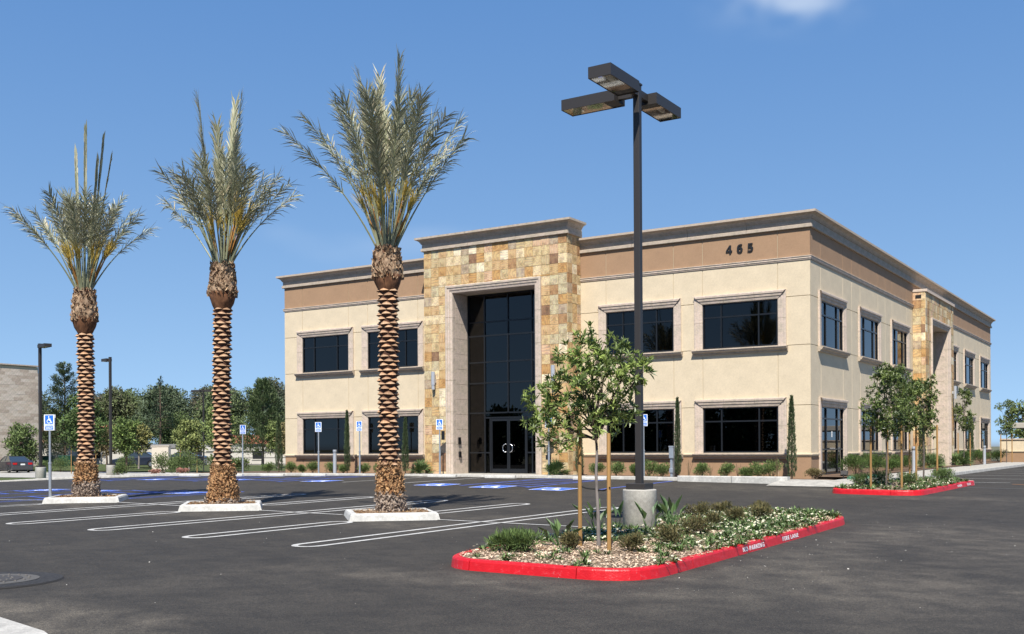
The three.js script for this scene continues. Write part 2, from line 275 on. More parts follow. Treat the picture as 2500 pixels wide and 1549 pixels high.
// wheelchair symbols painted in the stalls
function accessCanvas(w, h, draw) { const c = document.createElement('canvas'); c.width = w; c.height = h; const x = c.getContext('2d'); draw(x, w, h); const t = new THREE.CanvasTexture(c); t.colorSpace = THREE.SRGBColorSpace; return t; }
function wheelchair(x, cx, cy, s, color) {
  x.strokeStyle = color; x.fillStyle = color; x.lineCap = 'round'; x.lineJoin = 'round'; x.lineWidth = s * 0.085;
  x.beginPath(); x.arc(cx - s * 0.04, cy - s * 0.40, s * 0.075, 0, 7); x.fill();
  x.beginPath(); x.moveTo(cx - s * 0.04, cy - s * 0.28); x.lineTo(cx, cy + s * 0.06); x.lineTo(cx + s * 0.2, cy + s * 0.06); x.lineTo(cx + s * 0.3, cy + s * 0.34); x.lineTo(cx + s * 0.38, cy + s * 0.31); x.stroke();
  x.beginPath(); x.moveTo(cx - s * 0.02, cy - s * 0.12); x.lineTo(cx + s * 0.17, cy - s * 0.12); x.stroke();
  x.lineWidth = s * 0.075; x.beginPath(); x.arc(cx - s * 0.03, cy + s * 0.17, s * 0.235, -2.1, 2.6 - 6.283 + 6.283 - 1.9, false); x.stroke();
  x.beginPath(); x.arc(cx - s * 0.03, cy + s * 0.17, s * 0.235, 0.4, 4.2, false); x.stroke();
}
const stallTex = accessCanvas(256, 256, (x) => { x.fillStyle = '#3563c8'; x.fillRect(0, 0, 256, 256); x.strokeStyle = '#e8eaee'; x.lineWidth = 8; x.strokeRect(8, 8, 240, 240); wheelchair(x, 128, 132, 210, '#f0f2f4'); });
const stallMat = std({ map: stallTex, roughness: 0.75 });
for (const [X, N] of [[-27.6, 23.6], [-32.9, 24.0], [-36.2, 24.3], [-28.8, 31.2], [-22.6, 30.4], [-20.1, 30.2], [-17.6, 30.0], [-34.1, 31.6], [-39.5, 31.9]]) {
  const s = sheet([X - 0.62, X, X + 0.62], [N - 0.62, N, N + 0.62], (x, n) => G(x, n) + 0.016), u = s.attributes.uv; for (let i = 0; i < u.count; i++) u.setXY(i, (u.getX(i) - X) / 1.24 + 0.5, (u.getY(i) - N) / 1.24 + 0.5);
  part(lot, 'access_symbol', s, stallMat);
}
// kerbs in lengths with joints
function kerbRun(parent, pts, width, h, mat, seg, base = G, topY, name = 'kerb_segment') {   // pts: outer line, the kerb lies on its left
  let acc = [pts[0]];
  const L = []; for (let i = 0; i < pts.length - 1; i++) { const [x0, n0] = pts[i], [x1, n1] = pts[i + 1], l = Math.hypot(x1 - x0, n1 - n0), k = Math.max(1, Math.ceil(l / 0.5)); for (let j = 0; j < k; j++) L.push([lerp(x0, x1, j / k), lerp(n0, n1, j / k)]); } L.push(pts[pts.length - 1]);
  const closed = Math.hypot(L[0][0] - L[L.length - 1][0], L[0][1] - L[L.length - 1][1]) < 0.01, nrm = (i) => { const a = i > 0 ? L[i - 1] : closed ? L[L.length - 2] : L[i], b = i < L.length - 1 ? L[i + 1] : closed ? L[1] : L[i]; const dx = b[0] - a[0], dn = b[1] - a[1], l = Math.hypot(dx, dn); return [-dn / l, dx / l]; };
  let i = 0;
  while (i < L.length - 1) {
    let j = i, len = 0; while (j < L.length - 1 && len < seg) { len += Math.hypot(L[j + 1][0] - L[j][0], L[j + 1][1] - L[j][1]); j++; }
    const pos = [], rows = [];
    for (let k = i; k <= j; k++) {
      let [x, n] = L[k]; const [ax, an] = nrm(k);
      if (k === i || k === j) { const o = k === i ? L[k + 1] : L[k - 1], l = Math.hypot(o[0] - x, o[1] - n), q = 0.006 / l; x += (o[0] - x) * q; n += (o[1] - n) * q; }
      const y0 = base(x, n) - 0.05, y1 = topY !== undefined ? (typeof topY === 'function' ? topY(x, n) : topY) : base(x, n) + h;
      rows.push([[0, y0], [0.025, y1 - 0.03], [0.035, y1 - 0.012], [0.055, y1], [width, y1], [width, y0]].map(([o, y]) => v3(x + ax * o, y, -(n + an * o))));
    }
    const tri = (a, b, c) => pos.push(a.x, a.y, a.z, b.x, b.y, b.z, c.x, c.y, c.z);
    for (let k = 0; k < rows.length - 1; k++) for (let m = 0; m < 5; m++) { const a = rows[k][m], b = rows[k][m + 1], c = rows[k + 1][m], d = rows[k + 1][m + 1]; tri(a, c, b); tri(b, c, d); }
    for (const [r, f] of [[rows[0], 1], [rows[rows.length - 1], 0]]) for (let m = 1; m < 5; m++) f ? tri(r[0], r[m], r[m + 1]) : tri(r[0], r[m + 1], r[m]);
    const g = new THREE.BufferGeometry(); g.setAttribute('position', new THREE.Float32BufferAttribute(pos, 3)); g.computeVertexNormals();
    const mm = typeof mat === 'function' ? mat(L[(i + j) >> 1]) : mat;
    part(parent, name, metric(g), mm); i = j;
  }
}
const FLOOR = 0.55, KN = 36.6;
const bedTop = (x) => Math.min(FLOOR, G(x, KN) + 0.13);
const kerb = structure('kerb', null, null, 'pale concrete kerb along the front of the office building');
kerbRun(kerb, [[-80, KN], [-62, KN], [-50, KN], [-40, KN], [-30, KN], [-16, KN], [-10.4, KN]], 0.16, 0.14, M.kerb, 3.0, G, (x) => bedTop(x));
// planting bed, entrance walk and side walk
function slab(name, x0, x1, n0, n1, top, mat, label, depth = 0.3, dx = 1) {
  const xs = steps(x0, x1, dx), ns = steps(n0, n1, 1), f = typeof top === 'function' ? top : () => top;
  const t = sheet(xs, ns, f), parts = [metric(t.toNonIndexed())];
  return structure(name, merge(parts), mat, label);
}
slab('planting_bed', -40.2, -29.3, KN + 0.15, 41, (x) => bedTop(x) - 0.03, M.soil, 'brown soil bed along the front wall left of the entrance');
slab('planting_bed', -21.2, -11.0, KN + 0.15, 38.9, (x) => bedTop(x) - 0.03, M.soil, 'brown soil bed along the front wall right of the entrance');
slab('entrance_walk', -29.3, -21.2, KN + 0.15, 39.2, FLOOR - 0.004, M.concrete, 'pale concrete walk in front of the entrance doors');
const sideTop = (x, n) => G(-8.6, n) + 0.14;
slab('side_walk', -10.5, -8.72, 36.7, 76, sideTop, M.concrete, 'pale concrete walk along the right side of the building');
slab('corner_walk', -12.2, -8.72, 34.9, 36.75, (x, n) => G(x, n) + 0.02 + 0.12 * sstep(34.9, 36.4, n), M.concrete, 'pale concrete ramp at the corner of the walk');
slab('planting_bed', -11.95, -10.5, 39.2, 79, (x, n) => sideTop(x, n) + 0.03, M.soil, 'brown soil bed along the right wall of the building');
const kerbSide = structure('kerb', null, null, 'pale concrete kerb along the right side walk');
kerbRun(kerbSide, [[-8.56, 39], [-8.56, 60], [-8.56, 76], [-3, 78.5], [12, 78.5]], 0.16, 0.14, M.kerb, 3.0);
{ // raised white kerb block by the building corner
  const k = structure('kerb', null, null, 'tall white painted kerb beside the building corner');
  for (const [a, b] of [[-16.0, -13.95], [-13.93, -11.9]]) part(k, 'kerb_segment', chamfered(b - a, 0.36, 0.35, 0.02, (a + b) / 2, G(-14, KN) + 0.04, -(KN - 0.22)), M.whitePaint);
}
// lawn, drive and beds beyond the left end of the lot
slab('lawn', -80, -47, KN + 0.16, 43, (x, n) => G(x, n) + 0.10, std({ color: [0.10, 0.14, 0.03], map: concTex, bumpMap: concBump, bumpScale: 0.05, roughness: 1 }), 'green lawn strip left of the lot', 0.3, 2);
slab('concrete_drive', -110, -43, 43.2, 58, (x, n) => G(x, Math.min(n, 94)) + 0.12, M.concrete, 'bright concrete drive behind the lawn strip', 0.3, 2);
slab('lawn', -120, -40, 58.2, 74, (x, n) => -0.1 + 0.25 * sstep(58, 74, n), std({ color: [0.10, 0.13, 0.03], map: concTex, bumpMap: concBump, bumpScale: 0.05, roughness: 1 }), 'low green verge behind the concrete drive', 0.3, 2);
slab('planting_bed', -47, -40.2, KN + 0.16, 43.2, (x, n) => bedTop(x) - 0.02, M.soil, 'soil bed left of the office building', 0.3, 1);
{ // pale concrete apron in the near left corner, its edge curving away
  const e = [[-18, 8.3], [-14, 7.25], [-12, 6.72], [-10.1, 6.25], [-9, 6.0], [-8.1, 5.6], [-7.4, 5.05], [-7.0, 4.2]], pos = [], uv = [];
  for (let i = 0; i < e.length - 1; i++) { const q = [[...e[i]], [...e[i + 1]], [e[i + 1][0], 1], [e[i][0], 1]]; for (const k of [0, 2, 1, 0, 3, 2]) { const [x, n] = q[k]; pos.push(x, G(x, n) + 0.03, -n); uv.push(x, n); } }
  const g = new THREE.BufferGeometry(); g.setAttribute('position', new THREE.Float32BufferAttribute(pos, 3)); g.setAttribute('uv', new THREE.Float32BufferAttribute(uv, 2)); g.computeVertexNormals();
  structure('concrete_apron', g, M.kerb, 'pale concrete apron in the near left corner of the lot');
}
// ---------------------------------------------------------------- office building (local: x along the front, y up from the floor, z out of the front wall)
const BX = -25.1, HALF = 13.23, DEPTH = 40.76;
const office = thing('office_building', 'two storey cream office building with stone entrance portal and number 465', 'building', [BX, FLOOR, -38.88]);
const E1 = v3(1, 0, 0), E2 = v3(0, 1, 0), E3 = v3(0, 0, 1), D1 = v3(-1, 0, 0), D2 = v3(0, -1, 0), D3 = v3(0, 0, -1);
const YS = { wain: 0.80, g0: 0.87, g1: 2.61, j3: 2.62, s0: 2.93, j2: 4.84, h0: 4.87, h1: 6.61, j1: 6.64, s1: 6.92, band: 7.96, bandTop: 8.10, corn: 9.15, top: 9.72 };
// a wall face: origin O (bottom left seen from outside), A along, n outward
function face(name, O, A, n, length, openings, joints, skip) {
  const wall = node(office, name);
  const P = (u, y, o) => O.clone().addScaledVector(A, u).addScaledVector(E2, y).addScaledVector(n, o);
  const yrows = [0, YS.wain, YS.j3, YS.j2, YS.j1, YS.band, YS.corn];
  const us = [0, ...joints, length];
  const m4 = new THREE.Matrix4().makeBasis(A, E2, n).setPosition(O);
  // backing wall with real openings
  const sh = new THREE.Shape(); sh.moveTo(0.035, -0.6); sh.lineTo(length - 0.035, -0.6); sh.lineTo(length - 0.035, YS.corn + 0.3); sh.lineTo(0.035, YS.corn + 0.3); sh.closePath();
  for (const [a, b, c, d] of openings) { const h = new THREE.Path(); h.moveTo(a, c); h.lineTo(a, d); h.lineTo(b, d); h.lineTo(b, c); h.closePath(); sh.holes.push(h); }
  const bg = new THREE.ExtrudeGeometry(sh, { depth: 0.26, bevelEnabled: false }); bg.translate(0, 0, -0.285); part(wall, 'wall_core', metric(bg).applyMatrix4(m4), M.groove);
  for (let i = 0; i < us.length - 1; i++) for (let j = 0; j < yrows.length - 1; j++) {
    const a = us[i] + (i ? 0.011 : -0.0), b = us[i + 1] - (i < us.length - 2 ? 0.011 : 0.0), c = yrows[j] + (j ? 0.011 : -0.35), d = yrows[j + 1] - 0.011;
    if (b - a < 0.05 || skip?.some(([p, q, r, s]) => a >= p - 0.05 && b <= q + 0.05 && c >= r - 0.05 && d <= s + 0.05)) continue;
    // panels are cut round the openings they overlap
    let rects = [[a, b, c, d]];
    for (const [p, q, r, s] of openings) rects = rects.flatMap(([x0, x1, y0, y1]) => {
      if (q <= x0 || p >= x1 || s <= y0 || r >= y1) return [[x0, x1, y0, y1]];
      const o = []; if (p > x0) o.push([x0, p, y0, y1]); if (q < x1) o.push([q, x1, y0, y1]); const l = Math.max(x0, p), h = Math.min(x1, q); if (r > y0) o.push([l, h, y0, r]); if (s < y1) o.push([l, h, s, y1]); return o;
    });
    rects = rects.filter(([x0, x1, y0, y1]) => x1 - x0 > 0.03 && y1 - y0 > 0.03);
    if (!rects.length) continue;
    const gs = rects.map(([x0, x1, y0, y1]) => chamfered(x1 - x0, y1 - y0, 0.03, 0.006, (x0 + x1) / 2, (y0 + y1) / 2, -0.0155));
    part(wall, 'wall_panel', merge(gs).applyMatrix4(m4), j === 0 || j === 5 ? M.tan : M.cream);
  }
  return { wall, P };
}
const CORNICE = [[0, 9.13], [0.085, 9.13], [0.092, 9.14], [0.092, 9.245], [0.05, 9.262], [0.05, 9.44], [0.085, 9.452], [0.085, 9.485], [0.105, 9.495], [0.12, 9.53], [0.15, 9.57], [0.205, 9.605], [0.265, 9.625], [0.295, 9.635], [0.295, 9.72], [-0.3, 9.72], [-0.3, 9.4], [0, 9.4]];
const BAND = [[0, 7.955], [0.03, 7.955], [0.035, 7.99], [0.055, 8.005], [0.055, 8.07], [0.075, 8.075], [0.075, 8.10], [0, 8.115]];
const CAP = [[0, 0.735], [0.03, 0.735], [0.035, 0.77], [0.06, 0.785], [0.06, 0.83], [0, 0.845]];
function moulding(name, prof, A, B, U, mat, seg, m0, m1, dy = 0) {        // in lengths with open joints
  const pr = prof.map(([a, b]) => [a, b + dy]), L = A.distanceTo(B), n = Math.max(1, Math.round(L / seg)), d = B.clone().sub(A).normalize(), grp = node(office, name);
  for (let i = 0; i < n; i++) { const a = A.clone().addScaledVector(d, L * i / n + (i ? 0.006 : 0)), b = A.clone().addScaledVector(d, L * (i + 1) / n - (i < n - 1 ? 0.006 : 0)); part(grp, name + '_block', run(pr, a, b, U, E2, i ? 0 : m0, i === n - 1 ? m1 : 0), mat); }
}
const W0 = [[-12.02, -9.04], [-7.84, -4.86], [4.82, 7.80], [9.02, 12.00]];            // front window openings
const frontOpen = W0.flatMap(([a, b]) => [[a + HALF, b + HALF, YS.g0, YS.g1], [a + HALF, b + HALF, YS.h0, YS.h1]]);
const ENT = 2.14;
const frontFace = face('front_wall', v3(-HALF, 0, 0), E1, E3, HALF * 2, [...frontOpen, [HALF - ENT, HALF + ENT, -0.02, 7.86]], [...W0.slice(0, 2).flat(), -3.62, 3.62, ...W0.slice(2).flat()].map((x) => x + HALF), [[HALF - 3.7, HALF + 3.7, -1, 10]]);
const RC = [2.77, 8.38, 13.98, 26.78, 32.39, 38.0];                                      // side window centres
const sideOpen = RC.flatMap((c, i) => [[c - 1.5, c + 1.5, i === 0 ? 0.0 : YS.g0, YS.g1], [c - 1.5, c + 1.5, YS.h0, YS.h1]]);
const sideJ = []; RC.forEach((c, i) => { sideJ.push(c - 1.5, c + 1.5); if (i !== 2 && i < 5) sideJ.push((c + RC[i + 1]) / 2); }); sideJ.push(16.79, 23.97); sideJ.sort((a, b) => a - b);
const sideFace = face('side_wall', v3(HALF, 0, 0), D3, E1, DEPTH, [...sideOpen, [18.3, 22.45, -0.02, 7.3]], sideJ, [[16.7, 24.0, -1, 9.0]]);
{ // the walls that the camera does not see, roof and floors
  const w = node(office, 'rear_walls');
  part(w, 'wall_panel', span(-HALF, -HALF + 0.26, -0.6, 9.4, -DEPTH, -0.3), M.cream); part(w, 'wall_panel', span(-HALF + 0.27, HALF - 0.3, -0.6, 9.4, -DEPTH, -DEPTH + 0.26), M.cream);
  part(office, 'roof', span(-HALF + 0.27, HALF - 0.3, 8.7, 8.9, -DEPTH + 0.28, -0.3), M.concrete);
  const f = node(office, 'floors');
  part(f, 'floor_slab', span(-HALF + 0.27, HALF - 0.3, -0.12, -0.02, -DEPTH + 0.28, -0.3), M.inside);
  part(f, 'floor_slab', span(-HALF + 0.27, -3.6, 3.2, 4.3, -DEPTH + 0.28, -0.3), M.inside); part(f, 'floor_slab', span(3.6, HALF - 0.3, 3.2, 4.3, -DEPTH + 0.28, -0.3), M.inside); part(f, 'floor_slab', span(-3.58, 3.58, 3.2, 4.3, -DEPTH + 0.28, -9), M.inside);
  part(f, 'partition', span(-HALF + 0.3, HALF - 8, -0.02, 3.18, -9.2, -9.05), M.inside); part(f, 'partition', span(-HALF + 0.3, HALF - 8, 4.3, 8.7, -9.2, -9.05), M.inside); part(f, 'partition', span(5.0, 5.2, -0.02, 8.7, -DEPTH + 0.3, -9.2), M.inside);
}
// cornice, string course and wainscot cap
moulding('cornice', CORNICE, v3(-HALF, 0, 0), v3(-3.63, 0, 0), E3, M.castDark, 2.4, -1, 0);
moulding('cornice', CORNICE, v3(3.63, 0, 0), v3(HALF, 0, 0), E3, M.castDark, 2.4, 0, 1);
moulding('cornice', CORNICE, v3(HALF, 0, 0), v3(HALF, 0, -DEPTH), E1, M.castDark, 2.4, -1, 1);
moulding('cornice', CORNICE, v3(-HALF, 0, -DEPTH), v3(-HALF, 0, 0), D1, M.castDark, 3.4, -1, 1);
moulding('string_course', BAND, v3(-HALF, 0, 0), v3(-3.63, 0, 0), E3, M.cast, 2.4, -1, 0);
moulding('string_course', BAND, v3(3.63, 0, 0), v3(HALF, 0, 0), E3, M.cast, 2.4, 0, 1);
moulding('string_course', BAND, v3(HALF, 0, 0), v3(HALF, 0, -16.79), E1, M.cast, 2.4, -1, 0);
moulding('string_course', BAND, v3(HALF, 0, -23.97), v3(HALF, 0, -DEPTH), E1, M.cast, 2.4, 0, 1);
const capGaps = (list) => list;
for (const [a, b, m0, m1] of [[-HALF, -12.42, -1, 0], [-8.64, -8.24, 0, 0], [-4.46, -3.63, 0, 0], [3.63, 4.42, 0, 0], [8.2, 8.62, 0, 0], [12.4, HALF, 0, 1]]) moulding('wainscot_cap', CAP, v3(a, 0, 0), v3(b, 0, 0), E3, M.cream, 3, m0, m1);
for (const [a, b, m0] of [[0, 0.84, -1], [4.68, 6.47, 0], [10.3, 12.06, 0], [15.9, 16.79, 0], [23.97, 24.86, 0], [28.7, 30.47, 0], [34.3, 36.08, 0], [39.9, DEPTH, 0]]) moulding('wainscot_cap', CAP, v3(HALF, 0, -a), v3(HALF, 0, -b), E1, M.cream, 3, m0, 0);
// windows
const SUR = [[0, 0], [0, 0.125], [0.03, 0.135], [0.095, 0.128], [0.104, 0.092], [0.116, 0.092], [0.128, 0.104], [0.20, 0.09], [0.21, 0.056], [0.222, 0.056], [0.234, 0.066], [0.31, 0.046], [0.322, 0.03], [0.33, -0.02], [0.33, -0.2], [0.31, -0.2], [0.31, 0]];
const JAMB = SUR.map(([a, b]) => [a, b > 0 ? 0.012 + b * 0.42 : b]);
const SILL = [[0, 0.0], [0.205, 0.0], [0.21, -0.035], [0.19, -0.05], [0.175, -0.09], [0.13, -0.13], [0.09, -0.14], [0.085, -0.19], [0, -0.20]];
const paneMat = M.glass;
function window_(P, A, n, c, y0, y1, halfW, sill, doorway) {
  const w = node(office, doorway ? 'glazed_side_door' : 'window');
  const at3 = (u, y, o) => P(c + u, y, o), hw = halfW, F = (name, u0, u1, y0_, y1_, o0, o1, mat) => { const g = span(u0, u1, y0_, y1_, o0, o1); g.applyMatrix4(new THREE.Matrix4().makeBasis(A, E2, n).setPosition(P(c, 0, 0))); return part(w, name, g, mat); };
  // glazing
  const gz = -0.065, fr = 0.055, mu = [-hw / 2, hw / 2], my = y0 + (doorway ? 2.15 : 1.20);
  F('frame', -hw, hw, y0, y0 + fr, gz - 0.05, gz + 0.05, M.mullion); F('frame', -hw, hw, y1 - fr, y1, gz - 0.05, gz + 0.05, M.mullion);
  F('frame', -hw, -hw + fr, y0 + fr, y1 - fr, gz - 0.05, gz + 0.05, M.mullion); F('frame', hw - fr, hw, y0 + fr, y1 - fr, gz - 0.05, gz + 0.05, M.mullion);
  for (const m of mu) F('mullion', m - fr / 2, m + fr / 2, y0 + fr, y1 - fr, gz - 0.05, gz + 0.048, M.mullion);
  const us = [-hw + fr, mu[0] - fr / 2, mu[0] + fr / 2, mu[1] - fr / 2, mu[1] + fr / 2, hw - fr];
  for (let k = 0; k < 3; k++) { const a = us[k * 2], b = us[k * 2 + 1]; F('mullion', a, b, my - fr / 2, my + fr / 2, gz - 0.05, gz + 0.046, M.mullion); F('pane', a, b, y0 + fr, my - fr / 2, gz - 0.004, gz + 0.004, paneMat); F('pane', a, b, my + fr / 2, y1 - fr, gz - 0.004, gz + 0.004, paneMat); }
  // carved stone surround, mitred
  const o = hw + 0.33, yt = y1 + 0.31, sb = sill ? y0 - 0.03 : y0;
  const S_ = (name, a, b, U, m0, m1, pr = SUR) => part(w, name, run(pr, a, b, U, n, m0, m1), M.cast);
  const third = (a, b, k, m) => { const d = b.clone().sub(a); const g = 0.004 / d.length(); return [a.clone().addScaledVector(d, k / m + (k ? g : 0)), a.clone().addScaledVector(d, (k + 1) / m - (k < m - 1 ? g : 0))]; };
  for (let k = 0; k < 3; k++) { const [a, b] = third(at3(-o, yt, 0), at3(o, yt, 0), k, 3); S_('surround_stone', a, b, D2, k === 0 ? 1 : 0, k === 2 ? -1 : 0); }
  for (let k = 0; k < 2; k++) { const [a, b] = third(at3(-o, sb, 0), at3(-o, yt, 0), k, 2); S_('surround_stone', a, b, A, 0, k ? -1 : 0, JAMB); const [e, f] = third(at3(o, sb, 0), at3(o, yt, 0), k, 2); S_('surround_stone', e, f, A.clone().negate(), 0, k ? -1 : 0, JAMB); }
  if (sill) { for (let k = 0; k < 3; k++) { const [a, b] = third(at3(-o - 0.06, y0 - 0.032, 0), at3(o + 0.06, y0 - 0.032, 0), k, 3); part(w, 'sill_stone', run(SILL, a, b, n, E2, 0, 0), M.castDark); } F('inner_sill', -hw, hw, y0 - 0.03, y0, -0.26, 0.0, M.castDark); }
  if (doorway) { F('push_bar', -0.55, 0.2, 1.0, 1.03, gz + 0.07, gz + 0.1, M.chrome); F('notice', 0.02, 0.12, 1.45, 1.68, gz + 0.006, gz + 0.012, std({ color: [0.8, 0.8, 0.78] })); F('threshold_frame', -hw + fr, hw - fr, 0.95, 1.0, gz - 0.05, gz + 0.045, M.mullion); }
  return w;
}
for (const [a, b] of W0) { const c = (a + b) / 2 + HALF; window_(frontFace.P, E1, E3, c, YS.g0, YS.g1, 1.49, true); window_(frontFace.P, E1, E3, c, YS.h0, YS.h1, 1.49, true); }
RC.forEach((c, i) => { window_(sideFace.P, D3, E1, c, i === 0 ? 0.0 : YS.g0, YS.g1, 1.5, i !== 0, i === 0); window_(sideFace.P, D3, E1, c, YS.h0, YS.h1, 1.5, true); });
// stone tiles
const T = 0.4033;
const tileTone = [[0.58, 0.42, 0.23], [0.62, 0.50, 0.31], [0.54, 0.44, 0.28], [0.72, 0.61, 0.43], [0.52, 0.32, 0.14], [0.42, 0.26, 0.14], [0.60, 0.43, 0.25], [0.55, 0.49, 0.35], [0.64, 0.46, 0.33], [0.28, 0.17, 0.11], [0.80, 0.74, 0.60], [0.46, 0.38, 0.30]];
const tileWeight = [14, 14, 12, 9, 8, 5, 13, 10, 7, 2, 5, 5], tileMats = [];
tileTone.forEach((c, i) => tileMats.push([0, 1].map((k) => std({ color: c, map: sandTex[(i + k * 2) % 4], bumpMap: sandBump, bumpScale: 0.0015, roughness: 0.8 }))));
const tr = rng(465);
function pickTile() { let s = tr() * tileWeight.reduce((a, b) => a + b); for (let i = 0; i < tileWeight.length; i++) { s -= tileWeight[i]; if (s < 0) return tileMats[i][tr() < 0.5 ? 0 : 1]; } return tileMats[0][0]; }
const tileCache = {};
function tileGeo(w, h, k) {
  const key = `${w.toFixed(2)} ${h.toFixed(2)} ${k}`; if (tileCache[key]) return tileCache[key];
  const g = chamfered(w - 0.008, h - 0.008, 0.03, 0.004); const u = g.attributes.uv, r = rng(k * 31 + 7), ox = r(), oy = r(), a = Math.floor(r() * 4) * Math.PI / 2, s = 1.6 + r() * 1.2;
  for (let i = 0; i < u.count; i++) { const x = u.getX(i) * s, y = u.getY(i) * s; u.setXY(i, x * Math.cos(a) - y * Math.sin(a) + ox, x * Math.sin(a) + y * Math.cos(a) + oy); }
  return (tileCache[key] = g);
}
function tiles(parent, M4, list, loose) {              // list: [u, y, w, h] on a face, M4 takes (u, y, out) to the building
  const merged = new Map();
  for (const [u, y, w, h] of list) {
    const mat = pickTile(), g = tileGeo(w, h, Math.floor(tr() * 9)), loc = new THREE.Matrix4().compose(v3(u + w / 2, y + h / 2, 0.002 + tr() * 0.009), new THREE.Quaternion().setFromEuler(new THREE.Euler((tr() - 0.5) * 0.02, (tr() - 0.5) * 0.02, 0)), v3(1, 1, 1));
    const m = M4.clone().multiply(loc);
    if (loose) { const o = part(parent, 'stone_tile', g, mat); o.applyMatrix4(m); }
    else { if (!merged.has(mat)) merged.set(mat, []); merged.get(mat).push(g.clone().applyMatrix4(m)); }
  }
  for (const [mat, l] of merged) part(parent, 'stone_tile_field', merge(l), mat, undefined, 'stuff');
}
const grid = (u0, u1, y0, y1, w = T, first) => { const r = []; let i = 0; for (let y = y1; y > y0 + 0.05; y -= T) { const h = Math.min(T, y - y0); for (let u = u0; u < u1 - 0.03; u += w) r.push([u, y - h, Math.min(w, u1 - u), h]); i++; } return r; };
// entrance portal: stone pier wall standing 1.12 m out, deep recess, cornice of its own
{
  const p = node(office, 'entrance_portal'), PZ = 1.12, HW = 3.63, OP = 2.42, IN = 2.085, YT = 9.83, OT = 8.16, INT = 7.87;
  // core piers and lintel behind the tiles
  part(p, 'pier_core', span(-HW + 0.02, -IN - 0.02, -0.5, OT - 0.3, 0.02, PZ - 0.02), M.groove); part(p, 'pier_core', span(IN + 0.02, HW - 0.02, -0.5, OT - 0.3, 0.02, PZ - 0.02), M.groove);
  part(p, 'lintel_core', span(-HW + 0.02, HW - 0.02, INT + 0.02, YT + 0.3, -0.2, PZ - 0.02), M.groove);
  const F4 = new THREE.Matrix4().makeTranslation(0, 0, PZ), R4 = new THREE.Matrix4().makeBasis(D3, E2, E1).setPosition(HW, 0, PZ), L4 = new THREE.Matrix4().makeBasis(E3, E2, D1).setPosition(-HW, 0, 0);
  const front = [...grid(-HW, HW, OT, YT), ...grid(-HW, -OP, -0.05, OT + (YT - OT) % T - T * 0 - ((YT - OT) % T)), ...grid(OP, HW, -0.05, OT)];
  tiles(p, F4, front, true); tiles(p, R4, grid(0, 1.1, -0.05, YT), true); tiles(p, L4, grid(0, 1.1, -0.05, YT), false);
  // cornice
  for (const [a, b, U, m0, m1, n] of [[v3(-HW, 0, PZ), v3(HW, 0, PZ), E3, -1, 1, 3], [v3(HW, 0, PZ), v3(HW, 0, 0.02), E1, -1, 0, 1], [v3(-HW, 0, 0.02), v3(-HW, 0, PZ), D1, 0, 1, 1]]) {
    const d = b.clone().sub(a); for (let k = 0; k < n; k++) { const g = 0.006 / d.length(); part(p, 'cornice_block', run(CORNICE.map(([q, y]) => [q + 0.015, y + 0.66]), a.clone().addScaledVector(d, k / n + (k ? g : 0)), a.clone().addScaledVector(d, (k + 1) / n - (k < n - 1 ? g : 0)), U, E2, k ? 0 : m0, k === n - 1 ? m1 : 0), M.castDark); }
  }
  part(p, 'portal_roof', span(-HW + 0.3, HW - 0.3, 10.2, 10.36, -0.4, PZ - 0.3), M.castDark);
  // moulded surround of the opening, in stones
  const SP = SUR.map(([a, b]) => [a, b - 0.02]);
  const seg = (a, b, U, m0, m1, n) => { const d = b.clone().sub(a), g = 0.005 / d.length(); for (let k = 0; k < n; k++) part(p, 'surround_stone', run(SP, a.clone().addScaledVector(d, k / n + (k ? g : 0)), a.clone().addScaledVector(d, (k + 1) / n - (k < n - 1 ? g : 0)), U, E3, k ? 0 : m0, k === n - 1 ? m1 : 0), M.cast); };
  seg(v3(-OP, OT, PZ), v3(OP, OT, PZ), D2, 1, -1, 3); seg(v3(-OP, -0.05, PZ), v3(-OP, OT, PZ), E1, 0, -1, 6); seg(v3(OP, -0.05, PZ), v3(OP, OT, PZ), D1, 0, -1, 6);
  // jamb lining of large square stones, two to a course, and soffit
  for (const s of [-1, 1]) for (let j = 0; j < 12; j++) { const h = 7.87 / 12; for (let k = 0; k < 2; k++) { const z0 = 0.02 + k * 0.53, z1 = z0 + (k ? 0.35 : 0.524); part(p, 'jamb_stone', span(s * IN, s * (IN + 0.03), -0.05 + j * h * 1.0064, -0.05 + (j + 1) * h * 1.0064 - 0.012, z0, z1), M.cast); } }
  for (let k = 0; k < 4; k++) part(p, 'soffit_stone', span(-IN + k * IN / 2 + 0.006, -IN + (k + 1) * IN / 2 - 0.006, INT, INT + 0.03, 0.02, PZ - 0.22), M.cast);
  // keypad, lock box, plaques
  part(p, 'entry_panel', chamfered(0.03, 0.30, 0.19, 0.008, -IN + 0.045, 1.43, 0.72), M.black); part(p, 'lock_box', chamfered(0.06, 0.26, 0.16, 0.01, -IN + 0.05, 0.83, 0.70), M.black); part(p, 'shackle', cyl(0.015, 0.015, 0.12, 8, -IN + 0.05, 1.0, 0.70), M.black);
  part(p, 'plaque', chamfered(0.24, 0.17, 0.02, 0.005, 2.72, 0.72, PZ + 0.035), M.black); part(p, 'plaque', chamfered(0.17, 0.36, 0.03, 0.005, -2.62, 1.68, PZ + 0.035), M.black);
  // wall sconces
  const sc = (x, y, z, turn) => { const g = node(p, 'wall_sconce'); g.position.set(x, y, z); g.rotation.y = turn; part(g, 'sconce_tube', cyl(0.085, 0.085, 0.58, 20, 0, 0.12, 0.16), M.bollard); part(g, 'sconce_tube', cyl(0.07, 0.07, 0.20, 20, 0, -0.27, 0.16), M.bollard); part(g, 'sconce_bracket', box(0.12, 0.16, 0.1, 0, 0, 0.06), M.bollard); };
